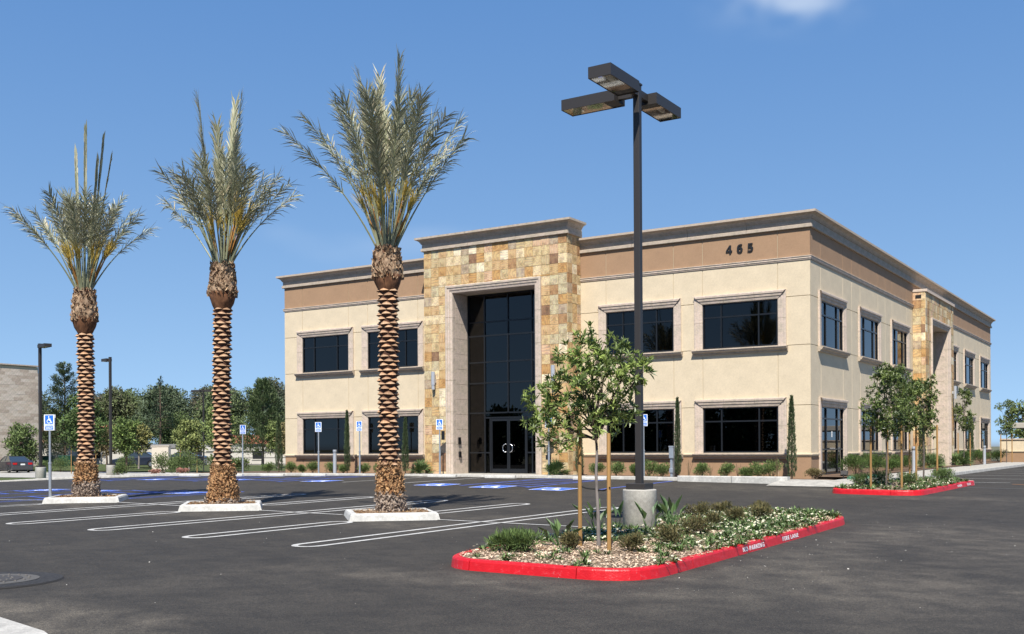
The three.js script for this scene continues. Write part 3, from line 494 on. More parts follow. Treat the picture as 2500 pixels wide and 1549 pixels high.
  sc(-3.03, 4.05, PZ + 0.02, 0); sc(3.05, 4.05, PZ + 0.02, 0);
}
// glass wall in the recess with the entrance doors
{
  const c = node(office, 'entrance_glass_wall'), Z = -0.09, IN = 2.1, us = [-IN, -1.22, 0.0, 1.22, IN], hs = [0.0, 2.645, 3.955, 4.87, 6.03, 6.64, 7.86], f = 0.06, dx = 0.94;
  const bar = (x0, x1, y0, y1, o = 0.05) => part(c, 'mullion', span(x0, x1, y0, y1, Z - 0.08, Z + o), M.mullion), pane = (x0, x1, y0, y1) => part(c, 'pane', span(x0, x1, y0, y1, Z - 0.005, Z + 0.005), M.glass);
  for (const u of us) { const e = Math.abs(u) > 2; bar(e ? (u < 0 ? u : u - f) : u - f / 2, e ? (u < 0 ? u + f : u) : u + f / 2, u === 0 ? 2.645 : 0, 7.86); }
  for (let j = 1; j < hs.length; j++) for (let i = 0; i < 4; i++) {
    const x0 = us[i] + (i ? f / 2 : f), x1 = us[i + 1] - (i < 3 ? f / 2 : f);
    bar(x0, x1, hs[j] - f / 2 - (j === 6 ? f / 2 : 0), hs[j] + (j === 6 ? 0 : f / 2), 0.046);
    if (j > 1) pane(x0, x1, hs[j - 1] + f / 2, hs[j] - f / 2 - (j === 6 ? f / 2 : 0));
    else if (i === 0 || i === 3) { pane(x0, x1, 0.06, 0.87); bar(x0, x1, 0.87, 0.93, 0.046); pane(x0, x1, 0.93, hs[1] - f / 2); bar(x0, x1, 0, 0.06, 0.046); }
  }
  bar(-1.19, -dx, 2.40, 2.46, 0.047); bar(dx, 1.19, 2.40, 2.46, 0.047); bar(-dx, dx, 2.40, 2.46, 0.047); pane(-1.19, 1.19, 2.46, 2.615);
  for (const s of [-1, 1]) { bar(s * dx - 0.03, s * dx + 0.03, 0, 2.40, 0.052); pane(s * 0.97, s * 1.19, 0.93, 2.40); bar(s * 0.97, s * 1.19, 0.87, 0.93, 0.044); pane(s * 0.97, s * 1.19, 0.02, 0.87); }
  for (const s of [-1, 1]) {
    const d = node(office, 'entrance_door'), x0 = s < 0 ? -0.91 : 0.005, x1 = s < 0 ? -0.005 : 0.91;
    part(d, 'door_rail', span(x0, x1, 2.28, 2.39, Z - 0.03, Z + 0.03), M.mullion); part(d, 'door_rail', span(x0, x1, 0.02, 0.2, Z - 0.03, Z + 0.03), M.mullion);
    part(d, 'door_stile', span(x0, x0 + 0.07, 0.2, 2.28, Z - 0.03, Z + 0.03), M.mullion); part(d, 'door_stile', span(x1 - 0.07, x1, 0.2, 2.28, Z - 0.03, Z + 0.03), M.mullion);
    part(d, 'pane', span(x0 + 0.07, x1 - 0.07, 0.2, 2.28, Z - 0.004, Z + 0.004), M.glass);
    const hx = s * 0.1, hz = Z + 0.1; part(d, 'handle', tube([v3(hx, 0.92, Z + 0.03), v3(hx, 0.92, hz - 0.02), v3(hx + s * 0.03, 0.925, hz), v3(hx + s * 0.13, 0.99, hz), v3(hx + s * 0.13, 1.2, hz), v3(hx + s * 0.03, 1.265, hz), v3(hx, 1.27, hz - 0.02), v3(hx, 1.27, Z + 0.03)], 0.02, 0.02, 10), M.chrome);
  }
  const dec = accessCanvas(128, 128, (x) => { x.fillStyle = '#1e4aa8'; x.fillRect(0, 0, 128, 128); wheelchair(x, 64, 66, 104, '#ffffff'); });
  const g = new THREE.PlaneGeometry(0.16, 0.16); g.translate(1.75, 1.05, Z + 0.012); part(c, 'access_decal', g, std({ map: dec, roughness: 0.5 }));
}
// side portal
{
  const p = node(office, 'side_portal'), px = HALF + 0.6, z0 = -16.79, z1 = -23.97, YT = 8.72, OT = 7.55;
  const SP4 = new THREE.Matrix4().makeBasis(D3, E2, E1).setPosition(px, 0, z0), RET = new THREE.Matrix4().makeBasis(E1, E2, E3).setPosition(HALF, 0, z0), L = z0 - z1, m = L / 2, OP = 2.42, IN = 2.085;
  part(p, 'pier_core', span(HALF + 0.01, px - 0.02, -0.5, OT, z0 - 0.02, z0 - (m - IN) + 0.02), M.groove); part(p, 'pier_core', span(HALF + 0.01, px - 0.02, -0.5, OT, z1 + 0.02, z1 + (m - IN) - 0.02), M.groove); part(p, 'lintel_core', span(HALF - 0.25, px - 0.02, OT - 0.28, YT, z0 - 0.02, z1 + 0.02), M.groove);
  tiles(p, RET, grid(0, 0.6, -0.05, YT), true); tiles(p, SP4, [...grid(0, L, OT, YT), ...grid(0, m - OP, -0.05, OT), ...grid(m + OP, L, -0.05, OT)], false);
  part(p, 'coping', chamfered(0.72, 0.14, L + 0.12, 0.02, HALF + 0.34, YT + 0.07, (z0 + z1) / 2), M.cast); part(p, 'scupper', span(HALF + 0.14, HALF + 0.42, YT - 0.3, YT - 0.14, z0 + 0.02, z0 + 0.04), M.black);
  const SP = SUR.map(([a, b]) => [a, b - 0.02]), Z = (u) => z0 - u;
  const seg = (a, b, U, m0, m1, n) => { const d = b.clone().sub(a), g = 0.005 / d.length(); for (let k = 0; k < n; k++) part(p, 'surround_stone', run(SP, a.clone().addScaledVector(d, k / n + (k ? g : 0)), a.clone().addScaledVector(d, (k + 1) / n - (k < n - 1 ? g : 0)), U, E1, k ? 0 : m0, k === n - 1 ? m1 : 0), M.cast); };
  seg(v3(px, OT, Z(m - OP)), v3(px, OT, Z(m + OP)), D2, 1, -1, 3); seg(v3(px, -0.05, Z(m - OP)), v3(px, OT, Z(m - OP)), D3, 0, -1, 6); seg(v3(px, -0.05, Z(m + OP)), v3(px, OT, Z(m + OP)), E3, 0, -1, 6);
  for (const s of [-1, 1]) for (let j = 0; j < 11; j++) { const h = 7.27 / 11; for (let k = 0; k < 3; k++) part(p, 'jamb_stone', span(HALF - 0.9 + k * 0.44, HALF - 0.9 + (k + 1) * 0.44 - 0.008, -0.05 + j * h, -0.05 + (j + 1) * h - 0.012, Z(m + s * IN), Z(m + s * (IN + 0.03))), M.cast); }
  part(p, 'soffit_stone', span(HALF - 0.9, px - 0.2, OT - 0.31, OT - 0.28, Z(m - IN), Z(m + IN)), M.cast);
  // glass set back in the recess
  const gx = HALF - 0.92; const b = (y0, y1, u0, u1) => part(p, 'mullion', span(gx - 0.05, gx + 0.04, y0, y1, Z(u0), Z(u1)), M.mullion);
  for (let i = 0; i <= 4; i++) b(0, 7.24, m - IN + i * IN / 2 - 0.03, m - IN + i * IN / 2 + 0.03); for (const y of [0.03, 2.6, 4.2, 5.7, 7.2]) part(p, 'mullion', span(gx - 0.05, gx + 0.036, y - 0.03, y + 0.03, Z(m - IN), Z(m + IN)), M.mullion);
  for (let i = 0; i < 4; i++) for (const [a, c] of [[0.06, 2.57], [2.63, 4.17], [4.23, 5.67], [5.73, 7.17]]) part(p, 'pane', span(gx - 0.004, gx + 0.004, a, c, Z(m - IN + i * IN / 2 + 0.03), Z(m - IN + (i + 1) * IN / 2 - 0.03)), M.glass);
  const g = node(p, 'wall_sconce'); part(g, 'sconce_tube', cyl(0.085, 0.085, 0.7, 16, px + 0.16, 4.0, Z(6.75)), M.bollard); part(g, 'sconce_bracket', box(0.12, 0.14, 0.1, px + 0.06, 4.0, Z(6.75)), M.bollard);
}
// street number
{
  const font = await new FontLoader().loadAsync('fonts/droid/droid_sans_bold.typeface.json');
  const n = node(office, 'street_number');
  [['4', 9.995], ['6', 10.42], ['5', 10.84]].forEach(([t, x], i) => { const g = new TextGeometry(t, { font, size: 0.32, depth: 0.03, curveSegments: 8, bevelEnabled: false }); g.scale(1.05, 1, 1); g.translate(x, 8.46, 0.012); part(n, 'numeral', g, M.black); });
}
// ---------------------------------------------------------------- foliage tools
class Leaves {                                                 // many small folded faces in one geometry
  constructor() { this.p = []; this.c = []; }
  leaf(o, d, up, len, wid, col, fold = 0.25) {                  // o base, d direction, up roughly the upper side
    const s = d.clone().cross(up).normalize(), u = s.clone().cross(d).normalize();
    const m = o.clone().addScaledVector(d, len * 0.5), t = o.clone().addScaledVector(d, len).addScaledVector(u, -len * 0.12);
    const l = m.clone().addScaledVector(s, wid / 2).addScaledVector(u, wid * fold), r = m.clone().addScaledVector(s, -wid / 2).addScaledVector(u, wid * fold);
    for (const q of [o, l, t, o, t, r]) { this.p.push(q.x, q.y, q.z); this.c.push(col[0], col[1], col[2]); }
  }
  blade(o, d, up, len, wid, col, droop = 0.1) {                 // narrow two-piece blade
    const s = d.clone().cross(up).normalize(), m = o.clone().addScaledVector(d, len * 0.55), t = o.clone().addScaledVector(d, len).addScaledVector(E2, -len * droop);
    const a = o.clone().addScaledVector(s, wid * 0.35), b = o.clone().addScaledVector(s, -wid * 0.35), c = m.clone().addScaledVector(s, wid / 2), e = m.clone().addScaledVector(s, -wid / 2);
    for (const q of [a, b, c, b, e, c, c, e, t]) { this.p.push(q.x, q.y, q.z); this.c.push(col[0], col[1], col[2]); }
  }
  geo() { const g = new THREE.BufferGeometry(); g.setAttribute('position', new THREE.Float32BufferAttribute(this.p, 3)); g.setAttribute('color', new THREE.Float32BufferAttribute(this.c, 3)); g.computeVertexNormals(); return g; }
}
const sphereDir = (r) => { const z = r() * 2 - 1, a = r() * 6.2832, q = Math.sqrt(1 - z * z); return v3(q * Math.cos(a), z, q * Math.sin(a)); };
const mixCol = (a, b, t, k = 1) => [lerp(a[0], b[0], t) * k, lerp(a[1], b[1], t) * k, lerp(a[2], b[2], t) * k];
// rosettes of leaves at twig tips spread through clumps
function rosettes(L, r, clumps, per, leaves, len, wid, colA, colB) {
  for (const [x, y, z, R] of clumps) {
    const n = Math.round(per * R * R);
    for (let i = 0; i < n; i++) {
      const d = sphereDir(r), q = Math.pow(r(), 0.45) * R * (0.85 + 0.3 * r()), o = v3(x + d.x * q, y + d.y * q * 0.85, z + d.z * q), out = d.clone().multiplyScalar(0.7).add(v3(0, 0.65, 0)).add(sphereDir(r).multiplyScalar(0.35)).normalize();
      const t = r(), k = 0.75 + 0.5 * r();
      for (let j = 0; j < leaves; j++) { const a = sphereDir(r); const dir = out.clone().multiplyScalar(0.75).add(a.multiplyScalar(0.9)).normalize(); L.leaf(o.clone().addScaledVector(sphereDir(r), 0.02), dir, out, len * (0.7 + 0.6 * r()), wid * (0.8 + 0.4 * r()), mixCol(colA, colB, clamp(t + 0.3 * (r() - 0.5)), k)); }
    }
  }
}
function scatter(L, r, clumps, per, len, wid, colA, colB, upBias = 0.4) {
  for (const [x, y, z, R, sy = 0.8] of clumps) {
    const n = Math.round(per * R * R), ph = r() * 9;
    for (let i = 0; i < n; i++) {
      const d = sphereDir(r), q = Math.pow(r(), 0.4) * R * (0.9 + 0.5 * fbm(d.x * 1.7 + ph, d.y * 1.7, d.z * 1.7, 2)), o = v3(x + d.x * q, y + d.y * q * sy, z + d.z * q);
      const dir = d.clone().multiplyScalar(0.5).add(sphereDir(r)).add(v3(0, upBias, 0)).normalize(); L.leaf(o, dir, d, len * (0.6 + 0.8 * r()), wid * (0.7 + 0.6 * r()), mixCol(colA, colB, r(), 0.7 + 0.6 * r()));
    }
  }
}
function limbTo(p0, p1, r0, r1, r, sag = 0.12) { const m = p0.clone().lerp(p1, 0.5).add(v3((r() - 0.5) * sag, sag * 0.4, (r() - 0.5) * sag)); return tube([p0, m, p1], r0, r1, 5); }
const barkPale = (x, y, z) => { const k = 0.8 + 0.5 * fbm(x * 20, y * 9, z * 20, 3); return [0.30 * k, 0.26 * k, 0.23 * k]; };
const barkBrown = (x, y, z) => { const k = 0.7 + 0.7 * fbm(x * 12, y * 5, z * 12, 3); return [0.16 * k, 0.11 * k, 0.075 * k]; };
function broadTree(o) {                                         // name, label, pos, trunk points, clumps, leaf spec
  const r = rng(o.seed), t = thing(o.name, o.label, 'tree', o.pos, o.group), tp = o.trunk.map((q) => v3(...q)), top = tp[tp.length - 1], gs = [tube(tp, o.r0, o.r1 ?? o.r0 * 0.55, 8)];
  for (const [x, y, z, R] of o.clumps) { const c = v3(x, y, z), b = top.clone().lerp(tp[Math.max(0, tp.length - 2)], r() * 0.6); gs.push(limbTo(b, c, o.r0 * 0.5, o.r0 * 0.14, r)); for (let i = 0; i < (o.twigs ?? 3); i++) gs.push(limbTo(c.clone().lerp(b, 0.3), c.clone().addScaledVector(sphereDir(r), R * 0.75), o.r0 * 0.16, o.r0 * 0.06, r, 0.05)); }
  part(t, 'trunk', tint(merge(gs), o.bark ?? barkPale), M.vert);
  const L = new Leaves(); if (o.scatter) scatter(L, r, o.clumps, ...o.scatter); else rosettes(L, r, o.clumps, ...o.leaf);
  part(t, 'crown', L.geo(), o.mat ?? M.leaf); return t;
}
// ---------------------------------------------------------------- date palms in diamond planters
const kr = rng(77);
function planter(X, N, label) {
  const y = G(X, N) - 0.02, p = thing('palm_planter', label, 'planter', [X, y, -N], 'diamond shaped palm planters', Math.PI / 4), a = 1.0, c = 0.85;
  const prof = [[0, 0], [0.0, 0.0], [0.035, 0.13], [0.055, 0.165], [0.075, 0.175], [0.17, 0.175], [0.17, 0]].slice(1);
  for (let k = 0; k < 4; k++) { const q = new THREE.Matrix4().makeRotationY(k * Math.PI / 2); part(p, 'kerb_side', run(prof, v3(-a, 0, a), v3(a, 0, a), D3, E2, 1, -1).applyMatrix4(q), M.whitePaint); }
  const xs = steps(-0.85, 0.85, 0.1); const g = sheet(xs, xs, (x, n) => 0.13 + 0.05 * fbm(x * 4 + X, 2, n * 4, 3) + 0.05 * Math.exp(-(x * x + n * n) * 4)); part(p, 'mulch', g, M.mulch, 'brown mulch');
  const r = rng(Math.round(-X * 10)), L = new Leaves(); for (let i = 0; i < 900; i++) { const x = (r() - 0.5) * 1.64, z = (r() - 0.5) * 1.64, d = sphereDir(r); d.y *= 0.3; d.normalize(); L.leaf(v3(x, 0.145 + 0.03 * r(), z), d, E2, 0.05 + 0.05 * r(), 0.02, mixCol([0.42, 0.27, 0.13], [0.22, 0.13, 0.07], r(), 0.7 + 0.7 * r())); }
  part(p, 'bark_chips', L.geo(), M.vert, undefined, 'stuff'); return p;
}
const scarGeos = [0, 1, 2, 3].map((k) => {                       // one cut leaf base: a pointed lens-shaped stub, dark below, pale cut face
  const r = rng(900 + k), n = 11, pos = [], col = [], A = [], B = [], C = [], T = [], tipDrop = 0.012 * (r() - 0.5), half = 0.60 + 0.06 * r();
  for (let i = 0; i < n; i++) { const t = i / (n - 1) * 2 - 1, lens = Math.pow(Math.max(0, 1 - Math.abs(t)), 0.75) * (1 + 0.12 * (r() - 0.5)), a = t * half, R = 0.195, y = tipDrop * t * t - 0.012 * t * t; const put = (rad, q) => v3(Math.sin(a) * rad, q, Math.cos(a) * rad - R);
    A.push(put(R - 0.012, y - 0.012 - 0.050 * lens)); B.push(put(R + 0.002 + 0.062 * lens, y - 0.020 * lens)); C.push(put(R - 0.004 + 0.024 * lens, y + 0.040 * lens)); T.push(put(R - 0.02, y + 0.02 + 0.030 * lens)); }
  const tri = (a, b, c, q) => { for (const v of [a, b, c]) { pos.push(v.x, v.y, v.z); col.push(...q); } };
  const dark = [0.070, 0.026, 0.014], mid = [0.13, 0.055, 0.028], cut = [0.52, 0.345, 0.21], rim = [0.31, 0.175, 0.095];
  for (let i = 0; i < n - 1; i++) { tri(A[i], A[i + 1], B[i], dark); tri(A[i + 1], B[i + 1], B[i], mid); tri(B[i], B[i + 1], C[i], cut); tri(B[i + 1], C[i + 1], C[i], rim); tri(C[i], C[i + 1], T[i], mid); tri(C[i + 1], T[i + 1], T[i], dark); }
  const g = new THREE.BufferGeometry(); g.setAttribute('position', new THREE.Float32BufferAttribute(pos, 3)); g.setAttribute('color', new THREE.Float32BufferAttribute(col, 3)); g.computeVertexNormals(); return g;
});
const scarMats = [[1, 1, 1], [0.82, 0.80, 0.80], [1.08, 0.98, 0.9], [0.7, 0.66, 0.64]].map((c) => std({ vertexColors: true, roughness: 0.9, color: c }));
const fibre = std({ vertexColors: true, roughness: 1 });
function frondGeo(r, o) {                                        // o: az, tilt0, tilt1, len, start, leafLen, spread, dense
  const L = new Leaves(), pts = [], seg = 14, dirs = []; const sway = (r() - 0.5) * 0.7; let p = v3(Math.sin(o.az) * 0.17, o.h0, Math.cos(o.az) * 0.17), out = v3(Math.sin(o.az), 0, Math.cos(o.az)), sideTwist = (r() - 0.5) * 0.5;
  for (let i = 0; i <= seg; i++) { const t = i / seg, th = lerp(o.tilt0, o.tilt1, t * t * (3 - 2 * t) * 0.4 + t * 0.6), d = v3(Math.sin(o.az + sway * t * t), 0, Math.cos(o.az + sway * t * t)).multiplyScalar(Math.sin(th)).addScaledVector(E2, Math.cos(th)).normalize(); pts.push(p.clone()); dirs.push(d); p = p.clone().addScaledVector(d, o.len / seg); }
  const stem = [[0.30, 0.31, 0.19], [0.20, 0.24, 0.12]];
  for (let i = 0; i < seg; i++) { // flattened stalk
    const w0 = lerp(0.058, 0.010, Math.pow(i / seg, 0.6)), w1 = lerp(0.058, 0.010, Math.pow((i + 1) / seg, 0.6)), s = dirs[i].clone().cross(out).normalize(); if (s.lengthSq() < 0.5) s.set(1, 0, 0); const u = s.clone().cross(dirs[i]).normalize();
    const ring = (c, w) => [[1, 0], [0, 0.5], [-1, 0], [0, -0.5]].map(([a, b]) => c.clone().addScaledVector(s, a * w / 2).addScaledVector(u, b * w)); const a = ring(pts[i], w0), b = ring(pts[i + 1], w1), c = mixCol(stem[0], stem[1], i / seg, 0.9 + 0.2 * r());
    for (let k = 0; k < 4; k++) { const m = (k + 1) % 4; for (const q of [a[k], b[k], a[m], a[m], b[k], b[m]]) { L.p.push(q.x, q.y, q.z); L.c.push(...c); } }
  }
  const n = o.dense ?? 62;
  for (let i = 0; i < n; i++) {
    const t = lerp(o.start, 0.995, i / (n - 1)), f = t * seg, k = Math.min(seg - 1, Math.floor(f)), c = pts[k].clone().lerp(pts[k + 1], f - k), d = dirs[k], s0 = d.clone().cross(out).normalize(), up0 = s0.clone().cross(d).normalize();
    const tw = sideTwist + (r() - 0.5) * (o.plume ?? 1.5), s = s0.clone().applyAxisAngle(d, tw), up = up0.clone().applyAxisAngle(d, tw), q = (t - o.start) / (1 - o.start), ll = o.leafLen * (0.6 + 0.7 * Math.sin(Math.PI * (0.12 + 0.66 * q)));
    for (const e of [-1, 1]) {
      const sp = o.spread * (0.6 + 0.75 * r()), dir = d.clone().multiplyScalar(Math.cos(sp)).addScaledVector(s, e * Math.sin(sp) * 0.86).addScaledVector(up, (-0.15 + 0.75 * r()) * Math.sin(sp)).normalize();
      const old = r() < 0.08; L.blade(c, dir, up, ll * (0.7 + 0.6 * r()), o.wide ?? 0.023, old ? [0.46, 0.39, 0.25] : mixCol([0.155, 0.160, 0.075], [0.47, 0.455, 0.31], r(), 0.8 + 0.5 * r()), (r() - 0.15) * 0.34);
    }
  }
  return L.geo();
}
function datePalm(X, N, o) {
  const r = rng(o.seed), y = G(X, N) + 0.13, t = thing('date_palm', o.label, 'palm tree', [X, y, -N], 'date palms in the parking lot');
  const ax = (h) => (o.lean ?? 0) * h / 6 + 0.02 * Math.sin(h * 1.3 + o.seed), az = (h) => 0.02 * Math.cos(h * 1.1 + o.seed);
  { // root and bark skirt
    const pos = [], idx = [], col = [], nu = 120, nv = 80;
    for (let j = 0; j <= nv; j++) for (let i = 0; i <= nu; i++) {
      const v = j / nv, h = v * o.skirt - 0.06, a = i / nu * 2 * Math.PI, base = lerp(o.rb, 0.225, Math.pow(v, 0.9)) + 0.03 * Math.sin(v * Math.PI);
      const ca = Math.cos(a), sa = Math.sin(a), n = fbm(ca * 1.6 + o.seed, h * 3.2, sa * 1.6, 4), ridge = 1 - Math.abs(fbm(ca * 3.4 + 5, h * 7 + o.seed, sa * 3.4, 4)) * 4, fine = fbm(ca * 11 + 2, h * 22, sa * 11 + o.seed, 3), crack = clamp(ridge);
      const R = Math.max(0.17, base * (1 + 0.16 * n) - 0.075 * Math.pow(crack, 3) + 0.05 * fine + 0.02); pos.push(ax(h) + ca * R, h, az(h) + sa * R);
      const g = clamp(0.5 + 1.8 * fbm(ca * 5 + 9, h * 10, sa * 5 + o.seed, 3)), low = v < o.grey + 0.25 * n, c = low ? mixCol([0.17, 0.12, 0.09], [0.42, 0.34, 0.27], g) : mixCol([0.17, 0.075, 0.03], [0.47, 0.28, 0.13], g); col.push(...c);
    }
    for (let j = 0; j < nv; j++) for (let i = 0; i < nu; i++) { const a = j * (nu + 1) + i, b = a + nu + 1; idx.push(a, b, a + 1, a + 1, b, b + 1); }
    const g = new THREE.BufferGeometry(); g.setAttribute('position', new THREE.Float32BufferAttribute(pos, 3)); g.setAttribute('color', new THREE.Float32BufferAttribute(col, 3)); g.setIndex(idx); g.computeVertexNormals(); const sk = part(t, 'root_skirt', g, fibre, 'rough brown bark skirt');
    const L = new Leaves(); for (let i = 0; i < 700; i++) { const v = r(), hh = v * o.skirt - 0.02, a = r() * 6.283, R = lerp(o.rb, 0.225, Math.pow(v, 0.9)) + 0.02, d = v3(Math.sin(a) * 0.5, 0.9, Math.cos(a) * 0.5).addScaledVector(sphereDir(r), 1.0).normalize(), low = v < o.grey; L.leaf(v3(ax(hh) + Math.sin(a) * R, hh, az(hh) + Math.cos(a) * R), d, v3(Math.sin(a), 0.3, Math.cos(a)), 0.04 + 0.09 * r(), 0.02 + 0.05 * r(), low ? mixCol([0.14, 0.10, 0.08], [0.40, 0.33, 0.27], r()) : mixCol([0.15, 0.07, 0.03], [0.46, 0.29, 0.15], r()), 0.4); }
    part(sk, 'bark_flakes', L.geo(), M.vert, undefined, 'stuff');
  }
  const tp = []; for (let i = 0; i <= 8; i++) { const h = lerp(o.skirt - 0.15, o.top, i / 8); tp.push(v3(ax(h), h, az(h))); }
  const trunk = part(t, 'trunk', tint(tube(tp, 0.195, 0.19, 14), (x, yy, z) => { const k = 0.7 + 0.6 * fbm(x * 14, yy * 14, z * 14, 3); return [0.105 * k, 0.042 * k, 0.022 * k]; }), M.vert, 'reddish brown trunk');
  let h = o.skirt - 0.02, row = 0;
  while (h < o.scarTop) {
    const n = 5, off = row * (Math.PI / 5) + row * 0.09 + 0.1 * (r() - 0.5);
    for (let k = 0; k < n; k++) {
      const a = off + k / n * 2 * Math.PI + 0.10 * (r() - 0.5), hh = h + 0.034 * (r() - 0.5), s = 0.94 + 0.14 * r(), m = part(trunk, 'leaf_scar', scarGeos[Math.floor(r() * 4)], scarMats[Math.floor(Math.pow(r(), 1.5) * 4)]);
      m.position.set(ax(hh) + Math.sin(a) * 0.195, hh, az(hh) + Math.cos(a) * 0.195); m.rotation.set(0, a, (r() - 0.5) * 0.16); m.scale.set(s, s * (0.85 + 0.35 * r()), s * (0.9 + 0.3 * r()));
    }
    h += 0.100 + 0.012 * r(); row++;
  }
  { // swollen crown of old leaf boots
    const pos = [], idx = [], col = [], nu = 56, nv = 30, H0 = o.scarTop - 0.05, H1 = o.top;
    for (let j = 0; j <= nv; j++) for (let i = 0; i <= nu; i++) {
      const v = j / nv, hh = lerp(H0, H1, v), a = i / nu * 2 * Math.PI, ca = Math.cos(a), sa = Math.sin(a), base = v < 0.35 ? lerp(0.205, o.boot, Math.sin(v / 0.35 * Math.PI / 2)) : lerp(o.boot, 0.245, Math.pow((v - 0.35) / 0.65, 2.2));
      const n = fbm(ca * 2.4 + o.seed, hh * 5, sa * 2.4, 4); const R = base * (1 + 0.16 * n * (v > 0.3 ? 1.4 : 0.6)); pos.push(ax(hh) + ca * R, hh, az(hh) + sa * R);
      const g = clamp(0.5 + 1.4 * fbm(ca * 5 + 3, hh * 9, sa * 5, 3)); col.push(...(v < 0.38 ? mixCol([0.085, 0.035, 0.018], [0.22, 0.10, 0.045], g) : mixCol([0.15, 0.085, 0.05], [0.40, 0.29, 0.19], g)));
    }
    for (let j = 0; j < nv; j++) for (let i = 0; i < nu; i++) { const a = j * (nu + 1) + i, b = a + nu + 1; idx.push(a, b, a + 1, a + 1, b, b + 1); }
    const g = new THREE.BufferGeometry(); g.setAttribute('position', new THREE.Float32BufferAttribute(pos, 3)); g.setAttribute('color', new THREE.Float32BufferAttribute(col, 3)); g.setIndex(idx); g.computeVertexNormals(); const bm = part(t, 'boot_mass', g, fibre, 'bulge of old brown leaf bases under the crown');
    const L = new Leaves(); // ragged husks and fibre
    for (let i = 0; i < 520; i++) { const v = 0.3 + 0.75 * r(), hh = lerp(H0, H1, v), a = r() * 6.283, R = lerp(o.boot, 0.25, clamp((v - 0.35) / 0.65)) * 0.97, d = v3(Math.sin(a) * 0.25, 0.9, Math.cos(a) * 0.25).addScaledVector(sphereDir(r), 0.6).normalize(); L.leaf(v3(ax(hh) + Math.sin(a) * R, hh - 0.05, az(hh) + Math.cos(a) * R), d, v3(Math.sin(a), 0.3, Math.cos(a)), 0.07 + 0.09 * r(), 0.05 + 0.05 * r(), mixCol([0.16, 0.08, 0.045], [0.48, 0.35, 0.22], r(), 0.7 + 0.6 * r()), 0.5); }
    part(bm, 'husk_fibre', L.geo(), M.vert, undefined, 'stuff');
  }
  o.fronds.forEach((f) => { const g = frondGeo(r, { ...f, h0: o.top - 0.12 + 0.12 * r() }); const m = part(t, 'frond', g, M.frond); m.position.set(ax(o.top), 0, az(o.top)); });
  for (let i = 0; i < 16; i++) { // flower stalks
    const L = new Leaves(), a = r() * 6.283, b = 0.16 + 0.30 * r(), len = 0.8 + 0.7 * r(), d = v3(Math.sin(a) * Math.sin(b), Math.cos(b), Math.cos(a) * Math.sin(b)), o0 = v3(Math.sin(a) * 0.12, o.top, Math.cos(a) * 0.12); L.blade(o0, d, v3(Math.cos(a), 0, -Math.sin(a)), len, 0.05, [0.42, 0.20, 0.05], 0);
    for (let k = 0; k < 46; k++) { const e = d.clone().addScaledVector(sphereDir(r), 0.35).normalize(); L.blade(o0.clone().addScaledVector(d, len * (0.75 + 0.25 * r())), e, sphereDir(r), 0.25 + 0.35 * r(), 0.012, mixCol([0.58, 0.40, 0.06], [0.42, 0.34, 0.10], r()), 0.05); }
    const m = part(t, 'flower_stalk', L.geo(), M.vert, 'yellow orange flower stalk'); m.position.set(ax(o.top), 0, az(o.top));
  }
  return t;
}
function fan(seed, rings) {                                        // rings: [count, tilt, tilt spread, length, spread, extra]
  const r = rng(seed), out = [];
  for (const [n, t, ts, l, ls, e = {}] of rings) for (let i = 0; i < n; i++) { const tilt = t + ts * (r() - 0.5) * 2; out.push({ az: (i + 0.8 * r()) / n * 6.283 + seed, tilt0: tilt * (0.66 + 0.1 * r()), tilt1: tilt * (1.12 + 0.25 * r()) + 0.05 * r(), len: l + ls * (r() - 0.5) * 2, start: 0.46, leafLen: 0.34, spread: 0.62, dense: 52, ...e }); }
  return out;
}
const PN = 19, P3 = -15.46, P2 = -20.96, P1 = -26.45;
planter(P3, PN, 'white diamond planter kerb at the foot of the nearest palm'); planter(P2, PN, 'white diamond planter kerb at the foot of the middle palm'); planter(P1, PN, 'white diamond planter kerb at the foot of the leftmost palm');
datePalm(P3, PN, { seed: 3, label: 'nearest and widest date palm, rightmost of the three', skirt: 1.12, rb: 0.31, grey: 0.42, scarTop: 5.08, top: 5.98, boot: 0.315, lean: -0.05,
  fronds: [...fan(3.1, [[6, 0.64, 0.05, 3.25, 0.25], [9, 0.47, 0.06, 3.3, 0.25], [10, 0.32, 0.06, 3.35, 0.3], [8, 0.19, 0.06, 3.45, 0.3], [4, 0.09, 0.05, 3.5, 0.3, { spread: 0.45 }]]), { az: 4.0, tilt0: 0.14, tilt1: 0.10, len: 4.2, start: 0.4, leafLen: 0.33, spread: 0.4 }, { az: 1.5, tilt0: 0.05, tilt1: 0.06, len: 4.25, start: 0.42, leafLen: 0.36, spread: 0.34, plume: 0.6, dense: 80 }, { az: 5.2, tilt0: 0.10, tilt1: 0.13, len: 4.1, start: 0.42, leafLen: 0.36, spread: 0.4, plume: 0.8, dense: 80 }] });
